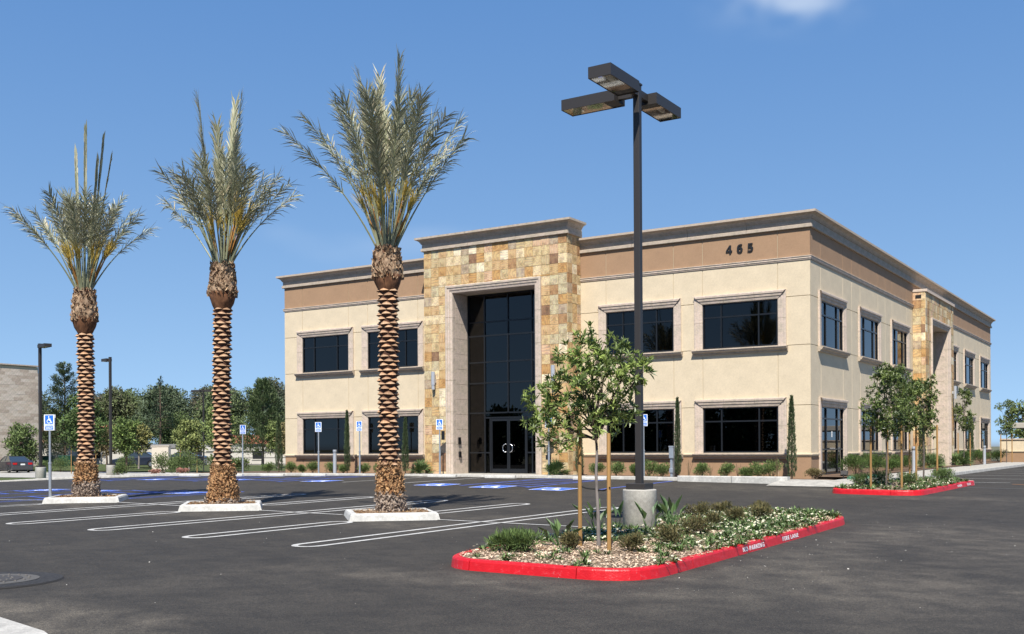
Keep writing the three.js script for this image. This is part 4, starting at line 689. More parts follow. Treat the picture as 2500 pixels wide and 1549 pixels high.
datePalm(P2, PN, { seed: 8, label: 'middle date palm with tall green spears rising from its crown', skirt: 1.02, rb: 0.40, grey: 0.15, scarTop: 5.0, top: 6.08, boot: 0.33, lean: 0.06,
  fronds: [...fan(2.2, [[7, 0.70, 0.05, 2.5, 0.15, { leafLen: 0.33, spread: 0.7, start: 0.52, dense: 40 }], [9, 0.50, 0.08, 2.5, 0.2, { leafLen: 0.33, spread: 0.7, start: 0.52, dense: 40 }], [9, 0.33, 0.08, 2.5, 0.2, { leafLen: 0.33, spread: 0.68, start: 0.5, dense: 42 }], [7, 0.18, 0.08, 2.55, 0.3, { leafLen: 0.33, start: 0.48, dense: 44 }]]), ...fan(5.2, [[5, 0.10, 0.04, 3.3, 0.35, { start: 0.4, spread: 0.40, leafLen: 0.36, dense: 74, plume: 0.6 }], [3, 0.075, 0.03, 4.25, 0.2, { start: 0.42, spread: 0.34, leafLen: 0.40, dense: 90, plume: 0.5 }]])] });
datePalm(P1, PN, { seed: 5, label: 'leftmost date palm with a few bare folded spears on top', skirt: 1.0, rb: 0.345, grey: 0.45, scarTop: 4.68, top: 5.82, boot: 0.335, lean: -0.07,
  fronds: [...fan(1.3, [[7, 0.68, 0.05, 2.65, 0.15, { leafLen: 0.32, spread: 0.68, start: 0.52, dense: 42 }], [9, 0.48, 0.08, 2.65, 0.2, { leafLen: 0.32, spread: 0.68, start: 0.52, dense: 42 }], [9, 0.31, 0.08, 2.65, 0.2, { leafLen: 0.32, spread: 0.66, start: 0.5, dense: 44 }], [7, 0.16, 0.06, 2.7, 0.2, { leafLen: 0.32, start: 0.48, dense: 44 }]]), ...[[4.5, 0.09, 3.9], [1.1, 0.03, 4.3], [2.0, 0.09, 4.15], [2.3, 0.13, 3.65], [1.7, 0.09, 3.5]].map(([az, t, len]) => ({ az, tilt0: t, tilt1: t * 1.3, len, start: 0.5, leafLen: 0.42, spread: 0.055, dense: 70, wide: 0.06, plume: 0.8 }))] });
// ---------------------------------------------------------------- lamp posts
function lampHead(parent, dir, y, arm = 0.30, L = 1.12, W = 0.44, H = 0.20, rp = 0.075) {
  const h = node(parent, 'lamp_head'); h.rotation.y = dir; h.position.y = y;                       // along +x
  const a = rp + arm, t = 0.018;
  part(h, 'arm', box(arm + 0.02, 0.13, 0.10, rp + arm / 2, 0.02, 0), M.bronze);
  const hs = merge([span(a, a + L, H / 2 - t, H / 2, -W / 2, W / 2), span(a, a + t, -H / 2, H / 2 - t, -W / 2, W / 2), span(a + L - t, a + L, -H / 2, H / 2 - t, -W / 2, W / 2), span(a + t, a + L - t, -H / 2, H / 2 - t, -W / 2, -W / 2 + t), span(a + t, a + L - t, -H / 2, H / 2 - t, W / 2 - t, W / 2)]);
  part(h, 'housing', hs, M.bronze); part(h, 'ballast_cover', span(a + t, a + L * 0.22, -H / 2 + 0.01, -H / 2 + 0.03, -W / 2 + t, W / 2 - t), M.bronze);
  // vaulted reflector inside the housing
  const x0 = a + L * 0.22, x1 = a + L - t - 0.01, pr = [[-W / 2 + 0.02, -H / 2 + 0.012], [-W / 4, H / 2 - 0.06], [0, H / 2 - 0.03], [W / 4, H / 2 - 0.06], [W / 2 - 0.02, -H / 2 + 0.012]]; const pos = [];
  for (let i = 0; i < 4; i++) { const [z0, y0] = pr[i], [z1, y1] = pr[i + 1]; for (const q of [[x0, y0, z0], [x1, y0, z0], [x1, y1, z1], [x0, y0, z0], [x1, y1, z1], [x0, y1, z1]]) pos.push(...q); }
  const g = new THREE.BufferGeometry(); g.setAttribute('position', new THREE.Float32BufferAttribute(pos, 3)); g.computeVertexNormals(); part(h, 'reflector', g, M.reflector);
  part(h, 'lamp_tube', new THREE.CapsuleGeometry(0.045, 0.16, 4, 10).rotateZ(Math.PI / 2).translate((x0 + x1) / 2, -0.01, 0), std({ color: [0.8, 0.8, 0.78], roughness: 0.2 }));
  part(h, 'lens', span(x0, x1, -H / 2 + 0.004, -H / 2 + 0.008, -W / 2 + t, W / 2 - t), phys({ color: [0.96, 0.96, 0.94], roughness: 0.02, transmission: 1, thickness: 0 }));
  return h;
}
function lampPost(X, N, base, o) {
  const t = thing('lamp_post', o.label, 'lamp post', [X, base, -N], 'parking lot lamp posts'), pr = o.pr ?? 0.062, bh = o.baseH ?? 0.75;
  const lg = new THREE.LatheGeometry([[0, 0], [0.31, 0], [0.31, bh - 0.02], [0.30, bh], [0, bh]].map(([a, b]) => new THREE.Vector2(a, b)), 40); part(t, 'concrete_base', metric(lg.toNonIndexed()), o.baseMat ?? M.concrete);
  part(t, 'base_cover', merge([chamfered(0.38, 0.11, 0.38, 0.01, 0, bh + 0.055, 0)]), M.bronze);
  part(t, 'pole', chamfered(pr * 2, o.h - bh, pr * 2, 0.012, 0, (o.h + bh) / 2, 0), M.bronze); part(t, 'pole_cap', box(pr * 2 + 0.02, 0.03, pr * 2 + 0.02, 0, o.h + 0.015, 0), M.bronze);
  for (const d of o.heads) lampHead(t, d, o.h - 0.16, o.arm, o.L, 0.44, 0.20, pr);
  return t;
}
const LP = [-8.62, 17.81], isleY = (x, n) => G(x, n) + 0.15;
lampPost(LP[0], LP[1], isleY(...LP) - 0.03, { h: 8.17, heads: [Math.PI / 2, -Math.PI / 2, Math.PI], label: 'tall bronze lamp post with three box heads on a concrete drum' });
lampPost(-60.1, 39.9, G(-60.1, 39.9) + 0.09, { h: 8.4, heads: [-0.25], arm: 0.1, L: 1.2, pr: 0.08, baseH: 0.8, baseMat: M.kerb, label: 'bronze lamp post beside the lawn with one head, nearest the grey stone building' });
lampPost(-66.7, 49.9, G(-66.7, 49.9) + 0.1, { h: 8.6, heads: [Math.PI - 0.2], arm: 0.1, L: 0.8, pr: 0.08, label: 'bronze lamp post with one head pointing left, behind the leftmost palm' });
lampPost(-82.1, 72.1, -0.2, { h: 7.8, heads: [0.25, Math.PI + 0.25], arm: 0.2, L: 1.0, label: 'distant lamp post with two opposed heads left of the middle palm' });
// ---------------------------------------------------------------- accessible parking signs
const signTex = accessCanvas(256, 384, (x) => {
  x.fillStyle = '#e9eef2'; x.fillRect(0, 0, 256, 384); x.fillStyle = '#2a6fd0'; const rr = (a, b, w, h, q) => { x.beginPath(); x.moveTo(a + q, b); x.arcTo(a + w, b, a + w, b + h, q); x.arcTo(a + w, b + h, a, b + h, q); x.arcTo(a, b + h, a, b, q); x.arcTo(a, b, a + w, b, q); x.fill(); };
  rr(26, 16, 204, 212, 10); wheelchair(x, 126, 130, 190, '#f4f8fb'); x.font = 'bold 44px sans-serif'; x.textAlign = 'center'; x.textBaseline = 'middle'; x.fillStyle = '#2a6fd0'; x.fillText('PARKING', 128, 256, 210); rr(26, 284, 204, 84, 10); x.fillStyle = '#f4f8fb'; x.font = 'bold 64px sans-serif'; x.fillText('ONLY', 128, 328, 180);
});
const signFace = std({ map: signTex, roughness: 0.4 }), signBack = std({ color: [0.6, 0.62, 0.64], roughness: 0.4, metalness: 0.3 });
function parkingSign(X, N, y, turn, label, extra) {
  const t = thing('parking_sign', label, 'sign', [X, y, -N], 'accessible parking signs', turn);
  part(t, 'sleeve', cyl(0.042, 0.042, 1.0, 14, 0, 0.5, 0), M.galv); part(t, 'collar', cyl(0.05, 0.05, 0.05, 14, 0, 1.0, 0), M.galv); part(t, 'pole', cyl(0.03, 0.03, 1.38, 12, 0, 1.69, 0), M.galv);
  const pl = part(t, 'sign_plate', chamfered(0.30, 0.45, 0.006, 0.001, 0, 2.15, 0.036), signBack); const f = new THREE.PlaneGeometry(0.296, 0.446); f.translate(0, 2.15, 0.0405); part(pl, 'sign_face', f, signFace, 'blue and white wheelchair sign with PARKING ONLY');
  if (extra) { const p2 = part(t, 'sign_plate', chamfered(0.30, 0.45, 0.006, 0.001, 0, 2.15, -0.036), signBack); const b = new THREE.PlaneGeometry(0.296, 0.446); b.rotateY(Math.PI); b.translate(0, 2.15, -0.0405); part(p2, 'sign_face', b, signFace); }
  return t;
}
const sy = (X) => bedTop(X) - 0.02;
parkingSign(-27.35, 18.45, G(-27.35, 18.45) + 0.1, 0.55, 'blue wheelchair sign standing in the planter of the leftmost palm', true);
parkingSign(-34.4, 37.05, sy(-34.4), 0.5, 'blue wheelchair sign in front of the leftmost ground floor window');
parkingSign(-31.9, 37.05, sy(-31.9), 0.15, 'blue wheelchair sign between the two ground floor windows left of the entrance');
parkingSign(-27.4, 37.05, FLOOR - 0.02, 0.5, 'blue wheelchair sign beside the left stone pier of the entrance');
parkingSign(-39.4, 37.05, sy(-39.4), 1.15, 'blue wheelchair sign left of the building, turned edgewise');
parkingSign(-21.95, 37.05, FLOOR - 0.02, 0.4, 'blue wheelchair sign behind the staked tree by the right entrance pier');
parkingSign(-17.75, 37.05, sy(-17.75), 0.9, 'blue wheelchair sign half hidden behind the tall lamp pole');
// ---------------------------------------------------------------- wheel stops, bollards, meter pedestal
{
  const pr = [[-0.075, 0], [0.075, 0], [0.07, 0.06], [0.045, 0.11], [-0.045, 0.11], [-0.07, 0.06]];
  const spots = [[-42.0, 'in the stall far left of the building corner'], [-39.0, 'beside the edgewise sign left of the building'], [-36.3, 'nearest the left corner of the building'], [-33.7, 'in front of the leftmost ground floor window'], [-29.3, 'behind the nearest palm trunk'], [-26.5, 'in front of the left entrance pier'], [-23.6, 'in front of the entrance doors'], [-19.5, 'right of the entrance, behind the staked tree']];
  for (const [X, l] of spots) { const w = thing('wheel_stop', 'white concrete wheel stop ' + l, 'wheel stop', at(X, 36.0, 0.002), 'wheel stops along the front kerb'); part(w, 'bar', run(pr, v3(-0.72, 0, 0), v3(0.72, 0, 0), E3, E2, 0, 0), M.whitePaint); for (const s of [-0.5, 0.5]) part(w, 'anchor_pin', cyl(0.015, 0.015, 0.02, 8, s, 0.117, 0), M.galv); }
  const bol = (X, N, y, label) => { const b = thing('bollard_light', label, 'bollard', [X, y, -N], 'metal bollard lights'); part(b, 'post', cyl(0.085, 0.085, 0.92, 20, 0, 0.46, 0), M.bollard); part(b, 'louvre', cyl(0.07, 0.07, 0.10, 20, 0, 0.96, 0), std({ color: [0.3, 0.31, 0.33], roughness: 0.4 })); for (let i = 0; i < 3; i++) part(b, 'louvre_ring', cyl(0.088, 0.088, 0.012, 20, 0, 0.935 + i * 0.03, 0), M.bollard); part(b, 'cap', cyl(0.085, 0.088, 0.08, 20, 0, 1.05, 0), M.bollard); };
  bol(-33.4, 37.05, sy(-33.4), 'pale metal bollard light in front of the leftmost ground floor window');
  bol(-10.35, 48.6, sideTop(0, 48.6), 'pale metal bollard light among the three young trees on the small island'); bol(-10.35, 67, sideTop(0, 67), 'pale metal bollard light at the far end of the side walk');
  const m = thing('meter_pedestal', 'grey metal pedestal with a box beside the cypress right of the lamp pole', 'utility post', [-16.55, sy(-16.5), -36.95]);
  part(m, 'post', chamfered(0.10, 0.9, 0.10, 0.01, 0, 0.45, 0), M.galv); part(m, 'meter_box', chamfered(0.17, 0.42, 0.15, 0.012, 0.01, 0.92, 0.02), M.galv); part(m, 'cap', chamfered(0.19, 0.05, 0.17, 0.01, 0.01, 1.15, 0.02), M.galv); part(m, 'lower_box', chamfered(0.14, 0.16, 0.13, 0.01, 0.0, 0.25, 0.02), M.galv); part(m, 'conduit', cyl(0.02, 0.02, 0.8, 8, 0.09, 0.4, 0), std({ color: [0.1, 0.1, 0.1] }));
}
// ---------------------------------------------------------------- planted islands with red kerbs
function rounded(pts) {                                           // [x, n, radius] corners, counter-clockwise, to a closed line
  const out = [], n = pts.length;
  for (let i = 0; i < n; i++) {
    const [x, y, R] = pts[i], [ax, ay] = pts[(i + n - 1) % n], [bx, by] = pts[(i + 1) % n], u = v3(ax - x, ay - y, 0), w = v3(bx - x, by - y, 0), lu = u.length(), lw = w.length(), a = x + u.x / lu * R, b = y + u.y / lu * R, c = x + w.x / lw * R, d = y + w.y / lw * R;
    for (let k = 0; k <= 8; k++) { const t = k / 8, q = 1 - t; out.push([q * q * a + 2 * q * t * x + t * t * c, q * q * b + 2 * q * t * y + t * t * d]); }
  }
  out.push(out[0]); return out;
}
const inside = (poly, x, y) => { let c = false; for (let i = 0, j = poly.length - 1; i < poly.length; j = i++) { const [a, b] = poly[i], [d, e] = poly[j]; if ((b > y) !== (e > y) && x < (d - a) * (y - b) / (e - b) + a) c = !c; } return c; };
function island(name, label, corners, matAt, seg) {
  const line = rounded(corners), isl = thing(name, label, 'kerb island', [0, 0, 0], 'planted islands with red kerbs');
  kerbRun(isl, line, 0.155, 0.15, matAt, seg);
  const c = line.reduce((a, q) => [a[0] + q[0] / line.length, a[1] + q[1] / line.length], [0, 0]), inner = line.slice(0, -1).map(([x, n]) => { const d = Math.hypot(x - c[0], n - c[1]); return [x + (c[0] - x) / d * 0.13, n + (c[1] - n) / d * 0.13]; });
  const pos = [], uv = [], rings = 10, h = (x, n, k) => isleY(x, n) - 0.03 + 0.05 * Math.sqrt(1 - k * k) + 0.03 * fbm(x * 2.5, 4, n * 2.5, 3);
  const q = (i, k) => { const [x, n] = inner[i % inner.length], t = k / rings, X = lerp(c[0], x, t), N = lerp(c[1], n, t); return [X, h(X, N, t), -N]; };
  for (let i = 0; i < inner.length; i++) for (let k = 0; k < rings; k++) for (const [a, b] of [[i, k], [i + 1, k + 1], [i, k + 1], [i, k], [i + 1, k], [i + 1, k + 1]]) { const v = q(a, b); pos.push(...v); uv.push(v[0] * 2, v[2] * 2); }
  const g = new THREE.BufferGeometry(); g.setAttribute('position', new THREE.Float32BufferAttribute(pos, 3)); g.setAttribute('uv', new THREE.Float32BufferAttribute(uv, 2)); g.computeVertexNormals(); part(isl, 'mulch', g, M.mulch, 'pale wood mulch');
  return { isl, inner, top: (x, n) => { const d = Math.hypot(x - c[0], n - c[1]); let k = 0; for (let t = 0.05; t < 3; t += 0.05) if (!inside(inner, c[0] + (x - c[0]) * t, c[1] + (n - c[1]) * t)) { k = clamp(1 / t); break; } return h(x, n, k); } };
}
const nearIsle = island('kerb_island', 'large foreground island with red fire lane kerb around white flowers', [[-5.85, 12.05, 0.9], [-6.12, 22.9, 0.9], [-7.6, 24.2, 0.5], [-9.25, 23.4, 0.7], [-9.25, 13.1, 0.5], [-8.9, 12.05, 0.6]], ([x, n]) => (x < -9.05 && n > 13.0 && n < 22.6 ? M.whitePaint : M.red), 2.3);
const farIsle = island('kerb_island', 'small island with red kerb beside the building corner', [[-6.6, 31.6, 0.8], [-6.1, 38.2, 0.5], [-8.2, 39.0, 0.3], [-9.4, 33.6, 0.4], [-9.2, 31.9, 0.5]], ([x, n]) => (x < -9.0 && n > 32.9 ? M.whitePaint : n > 37.6 && x < -6.2 ? M.whitePaint : M.red), 2.0);
{ // stencilled words on the kerb faces
  const words = (text, w) => accessCanvas(w, 96, (x) => { x.clearRect(0, 0, w, 96); x.fillStyle = '#f2efef'; x.font = 'bold 84px sans-serif'; x.textAlign = 'center'; x.textBaseline = 'middle'; x.fillText(text, w / 2, 50, w - 6); });
  const put = (isle, text, x0, n0, x1, n1, name) => { const a = v3(x0, G(x0, n0), -n0), b = v3(x1, G(x1, n1), -n1), d = b.clone().sub(a), L = d.length(), g = new THREE.PlaneGeometry(L, 0.112); const nrm = v3(d.z, 0, -d.x).normalize(); if (nrm.x < 0) nrm.negate(); const tilt = E2.clone().addScaledVector(nrm, -0.18).normalize(), m = new THREE.Matrix4().makeBasis(d.clone().normalize(), tilt, nrm); m.setPosition(a.clone().lerp(b, 0.5).add(v3(0, 0.070, 0)).addScaledVector(nrm, -0.0080)); g.applyMatrix4(m); part(isle.isl, 'kerb_lettering', g, new THREE.MeshStandardMaterial({ map: words(text, 360), transparent: true, roughness: 0.6 }), 'white stencilled words ' + text); };
  put(nearIsle, 'NO PARKING', -5.952, 15.95, -5.978, 17.05); put(nearIsle, 'FIRE LANE', -6.002, 18.0, -6.026, 18.98);
  put(farIsle, 'NO PARKING', -6.29, 35.7, -6.25, 36.25); put(farIsle, 'FIRE LANE', -6.2, 36.8, -6.165, 37.3);
}
// ground cover: leafy tufts with white daisies, and wood chips
{
  const tuftGeo = (seed) => { const r = rng(seed), L = new Leaves(); for (let i = 0; i < 26; i++) { const a = r() * 6.283, e = 0.25 + 0.8 * r(); L.blade(v3((r() - 0.5) * 0.05, 0, (r() - 0.5) * 0.05), v3(Math.cos(a) * Math.cos(e), Math.sin(e), Math.sin(a) * Math.cos(e)), v3(0, 1, 0.01), 0.08 + 0.09 * r(), 0.016, mixCol([0.055, 0.10, 0.028], [0.13, 0.20, 0.06], r(), 0.7 + 0.6 * r()), 0.2); } return L.geo(); };
  const flowerGeo = (() => { const L = new Leaves(); for (let i = 0; i < 10; i++) { const a = i / 10 * 6.283; L.leaf(v3(0, 0, 0), v3(Math.cos(a), 0.22, Math.sin(a)).normalize(), E2, 0.025, 0.014, [0.78, 0.76, 0.62], 0.1); } for (let i = 0; i < 5; i++) { const a = i / 5 * 6.283; L.leaf(v3(0, 0.006, 0), v3(Math.cos(a), 0.3, Math.sin(a)).normalize(), E2, 0.008, 0.009, [0.6, 0.5, 0.1], 0); } return L.geo(); })();
  const chipGeo = (() => { const L = new Leaves(); L.leaf(v3(-0.5, 0, 0), E1, E2, 1, 0.35, [1, 1, 1], 0.15); return L.geo(); })();
  function cover(isle, seed, nt, nf, nc, density, names) {
    const r = rng(seed), xs = isle.inner.map((q) => q[0]), ns = isle.inner.map((q) => q[1]), x0 = Math.min(...xs), x1 = Math.max(...xs), n0 = Math.min(...ns), n1 = Math.max(...ns), m = new THREE.Matrix4(), pick = (f) => { for (let k = 0; k < 400; k++) { const x = lerp(x0, x1, r()), n = lerp(n0, n1, r()); if (inside(isle.inner, x, n) && (!f || r() < f(x, n))) return [x, n]; } return [lerp(x0, x1, 0.5), lerp(n0, n1, 0.5)]; };
    const tufts = new THREE.InstancedMesh(tuftGeo(seed), M.leafFar, nt), flowers = new THREE.InstancedMesh(flowerGeo, std({ vertexColors: true, roughness: 0.8 }), nf), chips = new THREE.InstancedMesh(chipGeo, std({ vertexColors: true, roughness: 1 }), nc), spots = [];
    const near = (x, n) => (Math.hypot(x + 7.6, n - 14.4) < 0.75 && names ? 0.03 : 1);
    for (let i = 0; i < nt; i++) { const [x, n] = pick((a, b) => density(a, b) * near(a, b)); spots.push([x, n]); const s = 0.7 + 0.7 * r(); m.compose(v3(x, isle.top(x, n) - 0.005, -n), new THREE.Quaternion().setFromAxisAngle(E2, r() * 6.283), v3(s, s * (0.8 + 0.5 * r()), s)); tufts.setMatrixAt(i, m); const k = 0.75 + 0.5 * r(); tufts.setColorAt(i, new THREE.Color().setRGB(k, k, k * 0.95)); }
    for (let i = 0; i < nf; i++) { const [sx, sn] = spots[Math.floor(r() * spots.length)], x = sx + (r() - 0.5) * 0.26, n = sn + (r() - 0.5) * 0.26, s = 0.7 + 0.6 * r(); m.compose(v3(x, isle.top(x, n) + 0.045 + 0.045 * r(), -n), new THREE.Quaternion().setFromEuler(new THREE.Euler((r() - 0.5) * 0.9, r() * 6, (r() - 0.5) * 0.9)), v3(s, s, s)); flowers.setMatrixAt(i, m); flowers.setColorAt(i, new THREE.Color(1, 1, 1)); }
    for (let i = 0; i < nc; i++) { const [x, n] = pick(), s = 0.03 + 0.06 * r(), k = 0.5 + 0.9 * r(); m.compose(v3(x, isle.top(x, n) + 0.006 + 0.012 * r(), -n), new THREE.Quaternion().setFromEuler(new THREE.Euler((r() - 0.5) * 0.7, r() * 6.28, (r() - 0.5) * 0.7)), v3(s, s, s)); chips.setMatrixAt(i, m); chips.setColorAt(i, new THREE.Color().setRGB(0.58 * k, 0.45 * k, 0.33 * k)); }
    [[tufts, 'ground_cover', 'low green ground cover on the ' + (names ? 'large foreground' : 'small far') + ' island', 'ground cover'], [flowers, 'daisy_flowers', 'many small white daisies on the ' + (names ? 'large foreground' : 'small far') + ' island', 'flowers'], [chips, 'wood_chips', 'pale wood chips covering the ' + (names ? 'large foreground' : 'small far') + ' island', 'mulch']].forEach(([o, n, l, c]) => { o.name = numbered(n); o.userData = { kind: 'stuff', label: l, category: c }; o.instanceMatrix.needsUpdate = true; scene.add(o); });
  }
  cover(nearIsle, 21, 1000, 1500, 22000, (x, n) => clamp(0.08 + 0.5 * sstep(13, 16, n) + 1.5 * fbm(x * 0.9, 3, n * 0.9, 3)), true);
  cover(farIsle, 22, 420, 420, 2600, (x, n) => clamp(0.5 + 1.5 * fbm(x * 0.8, 3, n * 0.8, 3)), false);
}
// individual plants
function shrub(name, label, pos, R, H, o = {}) {
  const r = rng(o.seed ?? Math.round(pos[0] * 37 + pos[2] * 91)), t = thing(name, label, 'shrub', pos, o.group), L = new Leaves(), gs = [];
  for (let i = 0; i < 7; i++) { const d = sphereDir(r); gs.push(tube([v3(0, -0.02, 0), v3(d.x * R * 0.3, H * 0.35, d.z * R * 0.3), v3(d.x * R * 0.7, H * (0.5 + 0.4 * r()), d.z * R * 0.7)], 0.012, 0.004, 4)); }
  part(t, 'stem', tint(merge(gs), [0.10, 0.065, 0.04]), M.vert);
  const cl = []; for (let i = 0; i < 9; i++) { const a = r() * 6.283, q = 0.62 * Math.sqrt(r()); cl.push([Math.cos(a) * R * q, H * (0.35 + 0.42 * r()), Math.sin(a) * R * q, R * 0.5, H / R * 0.55]); }
  const n = (o.n ?? 1100) / cl.length; for (const [x, y, z, q, s] of cl) for (let i = 0; i < n; i++) { const d = sphereDir(r), k = Math.pow(r(), 0.4) * q; L.leaf(v3(x + d.x * k, Math.max(0.02, y + d.y * k * s), z + d.z * k), d.clone().add(sphereDir(r).multiplyScalar(0.7)).add(v3(0, 0.7, 0)).normalize(), d, (o.len ?? 0.07) * (0.7 + 0.6 * r()), o.wid ?? 0.02, mixCol(o.a ?? [0.045, 0.085, 0.022], o.b ?? [0.13, 0.19, 0.05], r(), 0.7 + 0.6 * r())); }
  part(t, 'foliage', L.geo(), M.leafFar); return t;
}
function paddlePlant(label, pos, H, n, seed, spread = 0.5) {                                     // upright plants with broad leaves on stalks
  const r = rng(seed), t = thing('paddle_leaf_plant', label, 'plant', pos, 'broad leaved plants on the foreground island');
  for (let i = 0; i < n; i++) { const a = r() * 6.283, b = spread * (0.35 + 0.75 * r()), d = v3(Math.sin(a) * Math.sin(b), Math.cos(b), Math.cos(a) * Math.sin(b)), h = H * (0.6 + 0.45 * r()), L = new Leaves(), o = v3(Math.sin(a) * 0.03, 0, Math.cos(a) * 0.03), c = mixCol([0.05, 0.11, 0.035], [0.14, 0.22, 0.07], r()); L.blade(o, d, v3(Math.cos(a), 0, -Math.sin(a)), h * 0.6, 0.018, c, 0); const e = o.clone().addScaledVector(d, h * 0.55); const f = d.clone().addScaledVector(v3(Math.sin(a), 0, Math.cos(a)), 0.12).normalize(); for (let k = 0; k < 3; k++) L.leaf(e.clone().addScaledVector(f, k * h * 0.05), f, v3(-Math.sin(a), 0.3, -Math.cos(a)).addScaledVector(sphereDir(r), 0.2), h * 0.42, 0.10 - k * 0.022, c, 0.3); part(t, 'leaf', L.geo(), M.leaf); }
}
const it = (x, n) => [x, nearIsle.top(x, n) - 0.01, -n], ft = (x, n) => [x, farIsle.top(x, n) - 0.01, -n];
paddlePlant('bushy broad leaved plant left of the staked tree on the foreground island', it(-8.25, 14.25), 0.52, 16, 1, 0.75);
paddlePlant('dark broad leaved plant directly behind the staked tree', it(-8.95, 16.75), 0.62, 10, 2, 0.6); paddlePlant('slim upright plant just right of the right tree stake', it(-8.6, 16.9), 0.6, 4, 3, 0.25);
paddlePlant('broad leaved plant in front of the concrete lamp base', it(-8.1, 17.1), 0.62, 5, 4, 0.5); paddlePlant('yellow green broad leaved plant right of the concrete lamp base', it(-8.05, 17.95), 0.66, 14, 5, 0.5);
const olive = { a: [0.055, 0.06, 0.02], b: [0.16, 0.13, 0.05], n: 700, len: 0.06, group: 'small shrubs on the foreground island' };
[[-6.95, 14.05, 'in front of the right tree stake'], [-6.85, 15.25, 'behind the words NO PARKING, nearest the kerb'], [-7.1, 16.8, 'right of the lamp base in the middle of the flowers'], [-7.5, 18.6, 'in the middle of the flower bed'], [-7.55, 19.8, 'in the middle of the bed toward its far end'], [-7.35, 20.6, 'above the words FIRE LANE'], [-8.1, 22.9, 'at the far end of the island'], [-8.6, 21.7, 'at the far left edge of the island'], [-8.6, 20.5, 'on the far left side behind the lamp base'], [-7.8, 13.85, 'between the two tree stakes']].forEach(([x, n, l], i) => shrub('island_shrub', 'small olive brown shrub ' + l, it(x, n), 0.20 + 0.05 * ((i * 7) % 3), 0.26 + 0.04 * (i % 3), olive));
[[-8.75, 13.6], [-8.6, 13.25], [-8.35, 13.35]].forEach(([x, n], i) => shrub('grassy_plant', ['green grassy clump nearest the white kerb of the foreground island', 'middle green grassy clump at the left end of the foreground island', 'right green grassy clump at the left end of the foreground island'][i], it(x, n), 0.30, 0.26, { n: 600, len: 0.12, wid: 0.014, group: 'grassy clumps at the left end of the island' }));
// staked young trees
function stakes(label, list, tiesAt, trunkX, group) {
  list.forEach(([x, y, z, h, l], i) => { const s = thing('tree_stake', l, 'stake', [x, y, z], group); const g = cyl(0.03, 0.034, h, 9, 0, h / 2, 0); part(s, 'pole', tint(g.toNonIndexed(), (a, b, c) => { const k = 0.75 + 0.6 * fbm(a * 30, b * 6, c * 30 + i, 3); return [0.44 * k, 0.25 * k, 0.085 * k]; }), M.vert); for (const ty of tiesAt) { const d = v3(trunkX[0] - x, trunkX[1] - y, trunkX[2] - z), e = v3(d.x, ty - 0.04, d.z); part(s, 'tie_strap', tube([v3(-d.x * 0.08, ty + 0.02, -d.z * 0.08), v3(d.x * 0.4, ty - 0.03, d.z * 0.4), e], 0.012, 0.012, 6), M.rubber); } });
}
{
  const B = it(-7.70, 14.47), right = v3(0.842, 0, -0.539), back = v3(-0.539, 0, -0.842);                // crown laid out across and along the view of the photograph's side
  const c = (a, h, d, R) => { const q = right.clone().multiplyScalar(a).addScaledVector(back, d); return [q.x, h, q.z, R]; };
  broadTree({ name: 'young_tree', label: 'young tree with glossy bright leaves on the foreground island', group: 'young staked trees', seed: 61, pos: B, r0: 0.033, r1: 0.018, twigs: 5,
    trunk: [[0, 0, 0], [-0.005, 0.5, 0], [-0.03, 1.1, 0.01], [-0.02, 1.5, 0], [-0.06, 1.8, 0.0]],
    clumps: [c(-0.12, 2.95, 0, 0.46), c(0.22, 2.95, 0.1, 0.40), c(-0.35, 2.72, -0.1, 0.36), c(0.10, 2.60, -0.15, 0.38), c(-0.62, 2.42, 0.1, 0.34), c(-0.82, 2.22, 0, 0.30), c(0.45, 2.75, -0.1, 0.36), c(0.72, 2.72, 0.05, 0.20), c(0.42, 2.40, 0.2, 0.28), c(-0.45, 2.1, 0.2, 0.34), c(-0.1, 2.2, 0.25, 0.34), c(-0.78, 1.88, 0, 0.30), c(-0.95, 1.92, 0.1, 0.22), c(-0.52, 1.72, -0.15, 0.28), c(0.05, 1.92, -0.1, 0.34), c(0.33, 1.95, 0.0, 0.28), c(0.50, 2.15, 0.1, 0.22), c(-0.75, 1.55, 0, 0.18), c(-0.25, 2.45, -0.3, 0.3), c(0.2, 2.15, 0.3, 0.3)],
    leaf: [230, 10, 0.112, 0.033, [0.085, 0.135, 0.035], [0.33, 0.41, 0.115]], bark: (x, y, z) => { const k = 0.7 + 0.8 * fbm(x * 30, y * 9, z * 30, 3); return y > 1.55 ? [0.10 * k, 0.07 * k, 0.05 * k] : [0.27 * k, 0.235 * k, 0.215 * k]; } });
  const a = it(-7.96, 14.36), b = it(-7.30, 14.05);
  stakes('', [[a[0], a[1] - 0.05, a[2], 1.84, 'left wooden stake beside the foreground tree'], [b[0], b[1] - 0.05, b[2], 1.80, 'right wooden stake beside the foreground tree']], [0.98], B, 'wooden tree stakes');
}
const young = { leaf: [330, 8, 0.115, 0.04, [0.06, 0.10, 0.028], [0.23, 0.29, 0.08]] };
